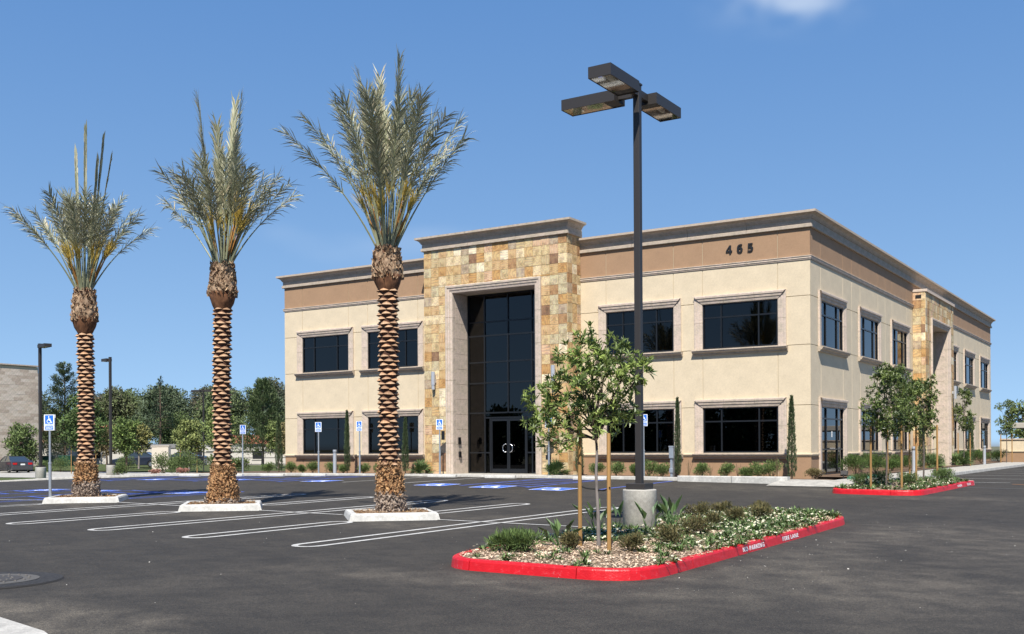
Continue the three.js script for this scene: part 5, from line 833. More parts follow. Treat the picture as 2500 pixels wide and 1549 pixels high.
function youngTree(X, N, y, h, label, seed, side = 0.9) {
  const r = rng(seed), cl = []; for (let i = 0; i < 13; i++) { const t = i / 12, a = r() * 6.283, q = side * (0.25 + 0.5 * Math.sin(Math.PI * clamp(t * 0.9 + 0.1))) * Math.sqrt(r()) * 0.9; cl.push([Math.cos(a) * q, h * (0.48 + 0.46 * t), Math.sin(a) * q, (0.24 + 0.16 * r()) * side]); }
  return broadTree({ name: 'young_tree', label, group: 'young staked trees', seed, pos: [X, y, -N], r0: 0.03, twigs: 3, trunk: [[0, 0, 0], [0.02, h * 0.25, 0], [0, h * 0.5, 0.02], [0.02, h * 0.72, 0]], clumps: cl, ...young, bark: (x, yy, z) => { const k = 0.7 + 0.6 * fbm(x * 30, yy * 9, z * 30, 3); return [0.16 * k, 0.13 * k, 0.11 * k]; } });
}
{
  const sp = [[-7.75, 32.7, 3.65, 'left young staked tree on the small red island'], [-7.95, 35.6, 3.75, 'middle young staked tree on the small red island'], [-7.7, 37.6, 3.45, 'right young staked tree on the small red island']];
  sp.forEach(([x, n, h, l], i) => { const p = ft(x, n); youngTree(x, n, p[1], h, l, 300 + i, [1.05, 1.0, 0.9][i]); const w = ['left', 'middle', 'right'][i]; stakes('', [[x - 0.42, p[1], -n + 0.1, 1.85, `left wooden stake of the ${w} young tree on the small island`], [x + 0.42, p[1], -n - 0.1, 1.85, `right wooden stake of the ${w} young tree on the small island`]], [1.05], p, 'wooden tree stakes'); });
  [[-8.6, 33.0], [-8.3, 34.2], [-7.3, 33.8], [-6.9, 36.4], [-7.2, 38.1]].forEach(([x, n], i) => shrub('island_shrub', ['leafy shrub at the left end of the small red island', 'dark shrub between the left stakes on the small island', 'low shrub in the middle front of the small island', 'low shrub behind the lettered kerb of the small island', 'low shrub at the far right end of the small island'][i], ft(x, n), 0.38, 0.42, { n: 900, group: 'shrubs on the small island' }));
  youngTree(-10.7, 62.5, sideTop(0, 62.5), 4.3, 'young staked tree by the far ground floor windows of the right side', 310, 0.9); youngTree(-10.2, 74.5, sideTop(0, 74.5), 4.1, 'young staked tree at the far right corner of the building', 311, 0.95);
  for (const [x, n, l] of [[-10.95, 62.3, 'left wooden stake of the young tree by the far side windows'], [-10.4, 62.7, 'right wooden stake of the young tree by the far side windows'], [-10.5, 74.3, 'left wooden stake of the young tree at the far right corner'], [-9.9, 74.7, 'right wooden stake of the young tree at the far right corner']]) stakes('', [[x, sideTop(0, n), -n, 1.8, l]], [], [x, 0, -n], 'wooden tree stakes');
}
// Italian cypresses
function cypress(X, N, y, h, R, label, seed) {
  const r = rng(seed), t = thing('cypress', label, 'tree', [X, y, -N], 'slender cypresses along the walls'), L = new Leaves(); part(t, 'trunk', tint(tube([v3(0, 0, 0), v3(0.01, h * 0.4, 0), v3(0, h * 0.85, 0)], 0.03, 0.01, 6), barkBrown), M.vert);
  const n = Math.round(2600 * h / 2.8); for (let i = 0; i < n; i++) { const v = Math.pow(r(), 0.85), a = r() * 6.283, rad = R * (v < 0.12 ? 0.6 + 0.4 * v / 0.12 : Math.pow(1 - (v - 0.12) / 0.88, 0.55)) * (0.75 + 0.6 * fbm(Math.cos(a) * 1.5 + seed, v * 9, Math.sin(a) * 1.5, 3)) * (0.55 + 0.45 * Math.sqrt(r())), d = v3(Math.cos(a) * 0.4, 1, Math.sin(a) * 0.4).addScaledVector(sphereDir(r), 0.45).normalize(); L.leaf(v3(Math.cos(a) * rad, 0.06 + v * (h - 0.16), Math.sin(a) * rad), d, v3(Math.cos(a), 0, Math.sin(a)), 0.07 + 0.06 * r(), 0.018, mixCol([0.030, 0.052, 0.022], [0.085, 0.125, 0.045], r(), 0.7 + 0.6 * r())); }
  part(t, 'crown', L.geo(), M.leafFar);
}
cypress(-33.0, 37.45, sy(-33), 2.95, 0.17, 'cypress at the right edge of the leftmost ground floor window', 1); cypress(-29.6, 37.45, sy(-29.6), 2.55, 0.19, 'cypress just right of the nearest palm trunk', 2); cypress(-20.85, 37.6, sy(-20.8), 2.3, 0.2, 'cypress beside the right stone pier of the entrance', 3);
cypress(-16.55, 37.5, sy(-16.5), 3.05, 0.15, 'cypress behind the grey metal pedestal', 4); cypress(-12.15, 37.5, sy(-12.1), 3.05, 0.21, 'cypress nearest the front right corner of the building', 5); cypress(-39.9, 40.0, sy(-39.9), 2.9, 0.26, 'cypress at the left corner of the building', 6);
cypress(-10.95, 53.2, sideTop(0, 53), 3.0, 0.22, 'cypress beside the stone portal on the right side', 7); cypress(-11.0, 66.5, sideTop(0, 66), 3.1, 0.25, 'cypress by the far windows of the right side', 8);
// bed shrubs and fan palms
const bedShrubs = [[-37.9, 0.34, 'at the left corner of the building'], [-36.6, 0.34, 'just right of the building corner'], [-35.75, 0.26, 'second from the left building corner'], [-35.0, 0.36, 'left of the leftmost front sign'], [-33.95, 0.36, 'left of the bollard light'], [-33.2, 0.28, 'at the foot of the leftmost cypress'], [-31.9, 0.30, 'behind the second front sign'], [-31.1, 0.36, 'left of the nearest palm trunk'], [-20.0, 0.36, 'right of the cypress by the entrance'], [-19.05, 0.36, 'left of the right tree stake'], [-18.35, 0.30, 'left of the tall lamp pole'], [-17.7, 0.42, 'right of the tall lamp pole'], [-17.1, 0.34, 'left of the grey pedestal'], [-15.6, 0.34, 'below the left part of the right window'], [-14.6, 0.34, 'below the middle of the right window'], [-13.75, 0.28, 'below the right part of the right window'], [-13.35, 0.42, 'left of the corner cypress'], [-12.85, 0.44, 'close against the corner cypress']];
bedShrubs.forEach(([X, R, l], i) => shrub('bed_shrub', 'green leafy shrub in the front bed ' + l, [X, sy(X) - 0.02, -(37.3 + 0.2 * ((i * 5) % 3) / 2)], R, R * 1.55, { n: 1000, len: 0.085, wid: 0.024, group: 'shrubs in the front beds', a: [0.05, 0.09, 0.022], b: [0.15, 0.21, 0.055] }));
[[-10.8, 40.9, 0.62, 'in front of the glazed side door'], [-11.2, 45.5, 0.66, 'right of the glazed side door'], [-11.2, 48.3, 0.5, 'behind the small island trees'], [-11.2, 50.0, 0.55, 'left of the side portal cypress'], [-11.1, 57, 0.5, 'in front of the side portal'], [-11, 64, 0.6, 'by the far side windows'], [-11, 70, 0.6, 'near the far bollard'], [-10.8, 75.5, 0.7, 'at the far corner of the side wall']].forEach(([X, N, R, l]) => shrub('side_shrub', 'rounded green shrub ' + l, [X, sideTop(0, N), -N], R, R * 1.35, { n: 2200, len: 0.08, wid: 0.02, group: 'rounded shrubs along the side wall', a: [0.03, 0.065, 0.012], b: [0.10, 0.16, 0.03] }));
[[-16.05, 37.35, 0.75], [-15.15, 37.3, 0.5], [-14.1, 37.35, 0.6], [-12.6, 37.2, 0.85]].forEach(([X, N, h], i) => { const r = rng(40 + i), t = thing('twiggy_plant', ['bare twiggy plant right of the grey pedestal', 'short bare twigs under the right window', 'dry bare twigs under the middle of the right window', 'tall arching twigs beside the corner cypress'][i], 'plant', [X, sy(X) - 0.03, -N], 'bare twiggy plants in the front bed'); for (let k = 0; k < 7; k++) { const a = r() * 6.28, q = 0.3 * r() * h; part(t, 'twig', tint(tube([v3(0, 0, 0), v3(Math.cos(a) * q * 0.6, h * 0.5, Math.sin(a) * q * 0.6), v3(Math.cos(a) * q * 1.3, h * (0.7 + 0.3 * r()), Math.sin(a) * q * 1.3)], 0.012, 0.005, 4), [0.16, 0.11, 0.06]), M.vert); } });
shrub('dry_shrub', 'low brown shrub at the building corner', [-11.3, 0.5, -37.6], 0.42, 0.36, { n: 1000, a: [0.10, 0.085, 0.03], b: [0.22, 0.17, 0.07], seed: 9 });
function fanPalm(X, N, y, R, label, seed) {
  const r = rng(seed), t = thing('fan_palm_shrub', label, 'palm shrub', [X, y, -N], 'small fan palms against the walls');
  for (let i = 0; i < 44; i++) { const a = r() * 6.283, e = 0.12 + 1.3 * r(), d = v3(Math.cos(a) * Math.cos(e), Math.sin(e), Math.sin(a) * Math.cos(e)), L = new Leaves(), h = R * (0.25 + 0.25 * r()), c = mixCol([0.06, 0.11, 0.03], [0.18, 0.25, 0.08], r()); L.blade(v3(0, 0.04, 0), d, v3(-Math.sin(a), 0, Math.cos(a)), h, 0.02, c, 0); const o = v3(0, 0.04, 0).addScaledVector(d, h * 0.9), s = v3(-Math.sin(a), 0, Math.cos(a)).addScaledVector(sphereDir(r), 0.5).normalize(); for (let k = -5; k <= 5; k++) { const q = k / 5 * 0.9, f = d.clone().multiplyScalar(Math.cos(q)).addScaledVector(s, Math.sin(q)).addScaledVector(sphereDir(r), 0.12).normalize(); L.blade(o, f, s.clone().cross(d), R * (0.38 + 0.16 * r()), 0.03, mixCol(c, [0.10, 0.15, 0.05], r()), 0.08); } part(t, 'fan_leaf', L.geo(), M.leafFar); }
}
fanPalm(-28.6, 37.2, FLOOR - 0.02, 0.80, 'spiky fan palm between the nearest palm and the left entrance pier', 1); fanPalm(-21.75, 37.25, FLOOR - 0.02, 0.82, 'spiky fan palm in front of the right entrance pier', 2); fanPalm(-10.9, 54.8, sideTop(0, 54), 1.0, 'spiky fan palm left of the side portal recess', 3); fanPalm(-10.9, 62.0, sideTop(0, 61), 1.05, 'spiky fan palm right of the side portal recess', 4);
{ // small floodlight and valve covers by the corner
  const f = thing('flood_light', 'small dark floodlight on the ground by the building corner', 'light', [-10.55, 0.5, -38.3]); const g = chamfered(0.24, 0.18, 0.1, 0.01, 0, 0.2, 0); g.rotateX(-0.5); part(f, 'housing', g, M.bronze); part(f, 'stake', cyl(0.02, 0.02, 0.16, 8, 0, 0.08, 0), M.bronze);
  [[-10.2, 38.1], [-9.95, 39.3], [-9.9, 40.1]].forEach(([x, n], i) => { const v = thing('valve_box', ['nearest green valve box by the building corner', 'middle green valve box by the building corner', 'farthest green valve box by the building corner'][i], 'valve box', [x, sideTop(0, n) - 0.02, -n], 'green valve boxes'); part(v, 'rim', cyl(0.15, 0.17, 0.1, 20, 0, 0.05, 0), std({ color: [0.10, 0.30, 0.20], roughness: 0.6 })); part(v, 'lid', cyl(0.13, 0.13, 0.02, 20, 0, 0.112, 0), std({ color: [0.14, 0.36, 0.26], roughness: 0.6 })); });
  const mh = thing('manhole_cover', 'round iron manhole cover set in a dark asphalt collar', 'manhole', at(-13.05, 7.9, 0.004)); const tilt = (g) => g; part(mh, 'collar', cyl(0.9, 0.92, 0.02, 48, 0, 0.0, 0), std({ color: [0.042, 0.041, 0.041], map: asphaltTex, roughness: 0.9 })); part(mh, 'frame_ring', cyl(0.62, 0.62, 0.02, 48, 0, 0.006, 0), std({ color: [0.085, 0.08, 0.072], roughness: 0.85 })); part(mh, 'cover', cyl(0.42, 0.42, 0.02, 48, 0, 0.012, 0), std({ color: [0.055, 0.05, 0.045], roughness: 0.75, metalness: 0.1 }));
  for (let a = 0; a < 40; a++) { const q = a / 40 * 6.283; part(mh, 'raised_stud', cyl(0.016, 0.018, 0.014, 6, Math.cos(q) * (a % 2 ? 0.5 : 0.3), 0.024, Math.sin(q) * (a % 2 ? 0.5 : 0.3)), std({ color: [0.13, 0.12, 0.11], roughness: 0.8 })); }
}
{ // pale crumbs of stone and leaf litter on the asphalt
  const r = rng(5), g = new THREE.IcosahedronGeometry(0.5, 0), n = 240, m = new THREE.Matrix4(), o = new THREE.InstancedMesh(g, std({ roughness: 0.9 }), n);
  for (let i = 0; i < n; i++) { const edge = r() < 0.45; const X = edge ? lerp(-5.7, -2, r() * r()) : lerp(-22, 2, r()), N = edge ? lerp(11, 24, r()) : 6 + 22 * r(), s = 0.006 + 0.014 * Math.pow(r(), 4); m.compose(v3(X, G(X, N) + s * 0.15, -N), new THREE.Quaternion().setFromEuler(new THREE.Euler(r() * 6, r() * 6, r() * 6)), v3(s * (1 + r()), s * 0.6, s * (1 + r()))); o.setMatrixAt(i, m); const k = 0.22 + 0.3 * r(); o.setColorAt(i, new THREE.Color().setRGB(k, k * 0.95, k * 0.85)); }
  o.name = 'loose_grit'; o.userData = { kind: 'stuff', label: 'pale specks of grit scattered over the asphalt', category: 'grit' }; scene.add(o);
}
// ---------------------------------------------------------------- beyond the lot, left
{ // neighbouring building clad in travertine slabs
  const b = thing('stone_clad_building', 'neighbouring building clad in beige stone slabs at the left edge', 'building', [-97.6, 0.3, -64.6]);
  const nrm = E1, m4 = new THREE.Matrix4().makeBasis(D3, E2, E1), H = 9.75, LEN = 14, wx0 = 4.5, wy0 = 5.4, wy1 = 7.6, U = E3;       // the wall runs along the street side, seen at a slant
  part(b, 'wall_core', span(-LEN, 0, -0.8, H - 0.05, -14, -0.05).applyMatrix4(m4), M.groove);
  const tm = [[0.72, 0.63, 0.53], [0.66, 0.57, 0.48], [0.78, 0.70, 0.61], [0.58, 0.49, 0.41], [0.75, 0.67, 0.58]].map((c) => std({ color: c, map: castTex, roughness: 0.85 })), r = rng(12), geos = {};
  for (let j = 0; j < 31; j++) for (let i = -1; i < 13; i++) { let x0 = i * 0.96 + (j * 0.37 % 1) * 0.96, x1 = x0 + 0.95; x0 = Math.max(0.02, x0); x1 = Math.min(LEN, x1); const y0 = 0.1 + j * 0.31 - 0.3, y1 = Math.min(H, y0 + 0.304); if (x1 - x0 < 0.1 || x0 > 8.5) continue; if (y1 > wy0 && y0 < wy1 && x1 > wx0) { if (x0 < wx0 - 0.1) x1 = wx0; else continue; } const k = (x1 - x0).toFixed(2) + (y1 - y0).toFixed(2); geos[k] ??= box(x1 - x0, y1 - y0, 0.05).applyMatrix4(m4); const o = part(b, 'stone_slab', geos[k], tm[Math.floor(r() * 5)]); o.position.set(-0.02 + 0.012 * r(), (y0 + y1) / 2, (x0 + x1) / 2); }
  part(b, 'coping', span(-LEN, 0.1, H, H + 0.12, -14, 0.12).applyMatrix4(m4), M.cast);
  const w = node(b, 'window'); part(w, 'pane', span(-wx0 - 3.2, -wx0 - 0.08, wy0 + 0.08, wy1 - 0.08, -0.12, -0.1).applyMatrix4(m4), phys({ color: [0.01, 0.035, 0.06], roughness: 0.02, clearcoat: 1 })); for (const [a, c, d, e] of [[-wx0 - 0.08, -wx0, wy0, wy1], [-wx0 - 3.2, -wx0 - 0.08, wy0, wy0 + 0.08], [-wx0 - 3.2, -wx0 - 0.08, wy1 - 0.08, wy1]]) part(w, 'frame', span(a, c, d, e, -0.15, 0.03).applyMatrix4(m4), M.castDark);
}
// low buildings and houses
function lowBuilding(name, label, X, N, turn, w, h, d, wallMat, roof, extras) {
  const b = thing(name, label, 'building', [X, -0.1, -N], undefined, turn); part(b, 'wall', span(-w / 2, w / 2, -0.3, h, -d, 0), wallMat);
  if (roof === 'flat') part(b, 'parapet_band', span(-w / 2 - 0.1, w / 2 + 0.1, h, h + 0.45, -d - 0.1, 0.1), extras);
  else { const hgt = roof, g = run([[-0.5, h], [d / 2, h + hgt], [d + 0.5, h], [d + 0.5, h - 0.12], [-0.5, h - 0.12]], v3(-w / 2 - 0.4, 0, 0), v3(w / 2 + 0.4, 0, 0), D3, E2); const rf = part(b, 'roof', g, extras, 'red tiled roof'); for (let i = 0; i < w * 1.4; i++) part(rf, 'tile_row', tube([v3(-w / 2 - 0.3 + i * 0.7, h + 0.0, 0.45), v3(-w / 2 - 0.3 + i * 0.7, h + hgt / 2 + 0.03, -d / 4 + 0.1), v3(-w / 2 - 0.3 + i * 0.7, h + hgt + 0.02, -d / 2)], 0.12, 0.12, 5), extras); }
  const r = rng(Math.round(-X)); for (let i = 0; i < Math.floor(w / 4); i++) { const x = -w / 2 + 2 + i * 4; const wd = node(b, 'window'); part(wd, 'pane', span(x - 0.6, x + 0.6, h * 0.4, h * 0.4 + 0.9, 0.01, 0.03), M.black); part(wd, 'frame', span(x - 0.7, x + 0.7, h * 0.4 - 0.1, h * 0.4, 0.0, 0.08), wallMat); }
  return b;
}
const offWhite = std({ color: [0.60, 0.57, 0.52], map: stuccoTex, roughness: 0.9 }), roofGrey = std({ color: [0.20, 0.20, 0.205], roughness: 0.9 }), roofRed = std({ color: [0.34, 0.11, 0.065], roughness: 0.9 }), salmon = std({ color: [0.50, 0.30, 0.20], roughness: 0.9 });
lowBuilding('low_building', 'low white building with grey roof band behind the leftmost palm', -102, 83.5, 0.55, 20, 2.0, 8, offWhite, 'flat', roofGrey);
lowBuilding('garden_wall_building', 'long low cream wall behind the middle palm', -90, 91, 0.6, 18, 1.6, 4, offWhite, 'flat', offWhite);
lowBuilding('house', 'house with red tiled roof behind the middle palm', -106, 101, 0.6, 10, 2.0, 8, salmon, 1.7, roofRed); lowBuilding('house', 'house with pale red roof left of the conifer', -99, 103, 0.6, 7, 2.0, 7, salmon, 1.2, roofRed); lowBuilding('house', 'salmon house among the trees behind the leftmost palm', -133, 93, 0.7, 10, 4.2, 8, salmon, 1.2, roofRed);
lowBuilding('low_building', 'small cream building behind the grey car', -112, 74, 0.6, 7, 2.2, 6, offWhite, 'flat', offWhite);
{ // utility cabinet on a post
  const b = thing('utility_cabinet', 'beige utility cabinet on a short post left of the middle palm', 'utility cabinet', [-58.7, G(-58.7, 47.9) + 0.08, -47.9], undefined, 0.62), m = std({ color: [0.56, 0.50, 0.41], roughness: 0.6 });
  part(b, 'post', box(0.22, 0.7, 0.22, 0.1, 0.2, 0), m); part(b, 'cabinet', chamfered(1.12, 1.6, 0.6, 0.02, 0, 1.22, 0), m); part(b, 'door', chamfered(0.76, 1.5, 0.03, 0.01, 0.16, 1.22, 0.31), m); part(b, 'lock', box(0.06, 0.08, 0.03, 0.38, 1.66, 0.34), M.black); part(b, 'cap', box(1.2, 0.06, 0.68, 0, 2.05, 0), m);
}
for (const [X, N, l] of [[-100.4, 67.3, 'left green bin behind the grey car'], [-98.6, 68.5, 'right green bin behind the grey car']]) { const b = thing('waste_bin', l, 'bin', [X, -0.1, -N], 'green bins', 0.6), m = std({ color: [0.01, 0.07, 0.045], roughness: 0.6 }); part(b, 'body', new THREE.CylinderGeometry(0.95, 0.8, 1.1, 4, 1).rotateY(Math.PI / 4).translate(0, 0.6, 0), m); part(b, 'lid', chamfered(1.4, 0.08, 1.4, 0.02, 0, 1.2, 0), m); }
// dark saloon cars
function car(X, N, y, turn, label, paint) {
  const c = thing('parked_car', label, 'car', [X, y, -N], 'parked cars', turn), w = 1.78;                                      // front towards -x
  const shp = new THREE.Shape(); [[-2.3, 0.28], [-2.32, 0.55], [-2.2, 0.68], [-1.2, 0.86], [-0.95, 0.90], [1.35, 0.95], [2.1, 0.97], [2.26, 0.90], [2.32, 0.6], [2.3, 0.3], [1.85, 0.26]].forEach(([x, yy], i) => (i ? shp.lineTo(x, yy) : shp.moveTo(x, yy))); for (const cx of [1.4, -1.4]) { shp.lineTo(cx + 0.36, 0.26); shp.absarc(cx, 0.30, 0.36, 0, Math.PI, false); shp.lineTo(cx - 0.36, 0.26); } shp.closePath();
  const bg = new THREE.ExtrudeGeometry(shp, { depth: w - 0.16, bevelEnabled: true, bevelThickness: 0.08, bevelSize: 0.06, bevelSegments: 3 }); bg.translate(0, 0, -(w - 0.16) / 2); part(c, 'body', bg, paint);
  const sec = (x, yy, hw) => [v3(x, yy, hw), v3(x, yy, -hw)], P = [sec(-1.05, 0.9, 0.80), sec(-0.25, 1.38, 0.60), sec(0.85, 1.40, 0.60), sec(1.75, 0.96, 0.78)], pos = [], tri = (a, b, d) => pos.push(a.x, a.y, a.z, b.x, b.y, b.z, d.x, d.y, d.z);
  for (let i = 0; i < 3; i++) { tri(P[i][0], P[i + 1][0], P[i][1]); tri(P[i + 1][0], P[i + 1][1], P[i][1]); } for (const s of [0, 1]) { tri(P[0][s], P[1][s], P[2][s]); tri(P[0][s], P[2][s], P[3][s]); }
  const g = new THREE.BufferGeometry(); g.setAttribute('position', new THREE.Float32BufferAttribute(pos, 3)); g.computeVertexNormals(); part(c, 'glasshouse', g, phys({ color: [0.03, 0.04, 0.045], roughness: 0.03, clearcoat: 1 }));
  part(c, 'roof', chamfered(1.15, 0.05, 1.18, 0.02, 0.3, 1.41, 0), paint); for (const s of [-1, 1]) { part(c, 'pillar', tube([v3(0.85, 1.39, s * 0.6), v3(1.3, 1.18, s * 0.70), v3(1.75, 0.95, s * 0.79)], 0.045, 0.06, 6), paint); part(c, 'pillar', tube([v3(-0.25, 1.38, s * 0.6), v3(-0.65, 1.15, s * 0.7), v3(-1.05, 0.9, s * 0.8)], 0.035, 0.045, 6), paint); part(c, 'pillar', tube([v3(0.3, 1.38, s * 0.61), v3(0.3, 1.15, s * 0.71), v3(0.3, 0.93, s * 0.82)], 0.03, 0.03, 5), paint); part(c, 'tail_light', chamfered(0.06, 0.16, 0.34, 0.01, 2.345, 0.78, s * 0.62), std({ color: [0.45, 0.01, 0.012], roughness: 0.25 })); part(c, 'mirror', chamfered(0.12, 0.12, 0.16, 0.02, -0.85, 0.98, s * 0.95), paint); }
  part(c, 'number_plate', box(0.02, 0.13, 0.36, 2.385, 0.72, 0), std({ color: [0.7, 0.7, 0.68] })); part(c, 'bumper', chamfered(0.14, 0.2, 1.7, 0.04, 2.32, 0.42, 0), paint);
  for (const cx of [1.4, -1.4]) for (const s of [-1, 1]) { const wh = node(c, 'wheel'); wh.position.set(cx, 0.31, s * 0.78); part(wh, 'tyre', new THREE.TorusGeometry(0.235, 0.085, 10, 24), M.rubber); part(wh, 'rim', new THREE.CylinderGeometry(0.2, 0.2, 0.12, 20).rotateX(Math.PI / 2), M.chrome); }
  return c;
}
const greyPaint = phys({ color: [0.055, 0.058, 0.068], roughness: 0.35, metalness: 0.4, clearcoat: 1, clearcoatRoughness: 0.05 }), darkPaint = phys({ color: [0.012, 0.013, 0.017], roughness: 0.35, metalness: 0.3, clearcoat: 1 }), bluePaint = phys({ color: [0.02, 0.028, 0.05], roughness: 0.35, metalness: 0.3, clearcoat: 1 });
const dY = (X, N) => G(X, Math.min(N, 94)) + 0.12;
car(-85.7, 54.3, dY(-85.7, 54.3), -0.25, 'grey saloon car parked at the left edge, fully seen from behind', greyPaint); car(-88.9, 52.6, dY(-88, 52.6), -0.15, 'dark saloon car cut by the left edge of the picture', darkPaint);
car(-83.5, 65.5, 0.05, 0.6, 'dark blue car half hidden behind the verge left of the utility cabinet', bluePaint); car(-84, 71, 0.05, 0.6, 'black car behind the utility cabinet', darkPaint);
// trees and bushes on the left
const GA = [0.05, 0.085, 0.022], GB = [0.15, 0.20, 0.06];
function roundTree(X, N, y, h, R, label, seed, o = {}) {
  const r = rng(seed), cl = [], n = o.lobes ?? 12, lo = o.low ?? 0.38; for (let i = 0; i < n; i++) { const t = (i + 0.5) / n, a = i * 2.4 + r(), q = R * Math.sqrt(Math.sin(Math.PI * clamp(t * 0.85 + 0.12))) * (0.35 + 0.4 * r()); cl.push([Math.cos(a) * q, h * (lo + (0.93 - lo) * t), Math.sin(a) * q, R * (0.34 + 0.2 * r()), 0.85]); }
  return broadTree({ name: o.name ?? 'leafy_tree', label, group: o.group, seed, pos: [X, y, -N], r0: o.r0 ?? 0.09, twigs: 2, trunk: [[0, 0, 0], [0.05, h * 0.25, 0], [0, h * 0.5, 0.05], [0.03, h * 0.75, 0]], clumps: cl, scatter: [o.per ?? 420, o.len ?? 0.26, o.wid ?? 0.13, o.a ?? GA, o.b ?? GB], bark: o.bark ?? barkBrown, mat: M.leafFar });
}
function conifer(X, N, y, h, R, label, seed, o = {}) {
  const r = rng(seed), t = thing(o.name ?? 'conifer', label, 'tree', [X, y, -N], o.group), L = new Leaves(), gs = [tube([v3(0, -0.3, 0), v3(0.1, h * 0.5, 0), v3(0, h * 0.98, 0)], h * 0.014 + 0.04, 0.03, 6)], A = o.a ?? [0.035, 0.06, 0.022], B = o.b ?? [0.10, 0.135, 0.055];
  const n = o.n ?? 46; for (let i = 0; i < n; i++) { const v = (o.low ?? 0.12) + (1 - (o.low ?? 0.12)) * (i / n), a = i * 2.4 + r(), len = R * Math.pow(1 - v, o.pow ?? 0.75) * (0.65 + 0.6 * r()) + 0.15, rise = o.rise ?? 0.25, d = v3(Math.cos(a), rise + 0.5 * v, Math.sin(a)), b = v3(0, v * h, 0); gs.push(tube([b, b.clone().addScaledVector(d, len * 0.5), b.clone().addScaledVector(d, len).add(v3(0, -0.1 * len, 0))], 0.035, 0.012, 4));
    const m = Math.round((o.per ?? 60) * (0.4 + len)); for (let k = 0; k < m; k++) { const q = 0.2 + 0.85 * Math.sqrt(r()), w = 0.22 * len + 0.14, p = b.clone().addScaledVector(d, len * q).add(sphereDir(r).multiplyScalar(w * Math.pow(r(), 0.5))); L.leaf(p, d.clone().add(sphereDir(r)).add(v3(0, 0.5, 0)).normalize(), E2, (o.len ?? 0.3) * (0.6 + 0.7 * r()), o.wid ?? 0.085, mixCol(A, B, r(), 0.7 + 0.6 * r())); } }
  part(t, 'trunk', tint(merge(gs), barkBrown), M.vert); part(t, 'crown', L.geo(), M.leafFar); return t;
}
conifer(-107, 74, -0.2, 11.6, 3.6, 'tall loose pine left of the leftmost palm', 41, { name: 'pine_tree', n: 60, per: 75, low: 0.12, a: [0.05, 0.075, 0.028], b: [0.13, 0.16, 0.07] }); conifer(-111, 70.5, -0.2, 8.2, 2.4, 'shorter pine beside the stone clad building', 42, { name: 'pine_tree', n: 40, per: 60 });
conifer(-84.6, 82.4, 0, 9.0, 3.4, 'large green conifer left of the office building', 43, { n: 70, per: 80, low: 0.1, a: [0.07, 0.11, 0.04], b: [0.19, 0.24, 0.10], pow: 0.7 });
conifer(-122.4, 99.7, 1.0, 10.8, 4.5, 'thin spired cedar with drooping top above the far trees', 44, { name: 'cedar_tree', n: 40, per: 26, rise: 0.02, pow: 1.5, low: 0.3, a: [0.03, 0.06, 0.03], b: [0.08, 0.12, 0.06], len: 0.4 });
const stk = 'street trees left of the lot';
roundTree(-74.6, 53.4, -0.1, 6.2, 1.9, 'staked green tree right of the leftmost palm trunk', 51, { group: stk, low: 0.3, per: 520, a: [0.045, 0.08, 0.02], b: [0.12, 0.18, 0.05], bark: barkPale }); roundTree(-72.4, 55.6, -0.1, 4.4, 1.3, 'bright green low tree behind the second lamp post', 52, { group: stk, per: 480, b: [0.18, 0.25, 0.06] });
roundTree(-79, 62, 0, 4.0, 1.15, 'yellow green round tree behind the utility cabinet', 53, { group: stk, a: [0.10, 0.11, 0.03], b: [0.26, 0.24, 0.08], bark: barkPale }); roundTree(-67.2, 57.5, -0.05, 4.1, 1.25, 'bright green tree left of the middle palm trunk', 54, { group: stk, a: [0.09, 0.12, 0.03], b: [0.25, 0.28, 0.09], bark: barkPale }); roundTree(-64.6, 58.2, -0.05, 5.0, 1.6, 'bright green tree directly behind the middle palm trunk', 55, { group: stk, a: [0.08, 0.12, 0.03], b: [0.22, 0.27, 0.08], bark: barkPale }); roundTree(-66.5, 66.5, 0, 4.0, 1.2, 'pale green young tree right of the middle palm trunk', 56, { group: stk, a: [0.09, 0.12, 0.03], b: [0.22, 0.27, 0.09], bark: barkPale });
roundTree(-52.5, 57, 0.1, 4.8, 1.3, 'yellow green tree close to the left building edge', 57, { group: stk, a: [0.10, 0.13, 0.03], b: [0.26, 0.28, 0.07], per: 460 }); roundTree(-59, 60, 0.1, 3.6, 0.95, 'thin russet young tree behind the edgewise sign', 58, { group: stk, a: [0.12, 0.10, 0.04], b: [0.24, 0.20, 0.08], per: 300 });
roundTree(-89.5, 57.5, -0.1, 4.2, 1.7, 'dark green bushy tree at the left edge in front of the stone building', 59, { group: stk, low: 0.15 }); roundTree(-80.5, 59.8, 0, 3.6, 1.1, 'russet small tree behind the leftmost palm trunk', 60, { group: stk, a: [0.10, 0.07, 0.03], b: [0.20, 0.16, 0.07], per: 260 });
for (const [X, N, l] of [[-75.2, 52.6, 'left stake of the green tree right of the leftmost palm'], [-73.9, 53.9, 'right stake of the green tree right of the leftmost palm'], [-67.6, 57, 'left stake of the bright tree left of the middle palm'], [-66.7, 57.9, 'right stake of the bright tree left of the middle palm']]) stakes('', [[X, G(X, N) + 0.05, -N, 2.4, l]], [], [X, 0, -N], 'wooden tree stakes');
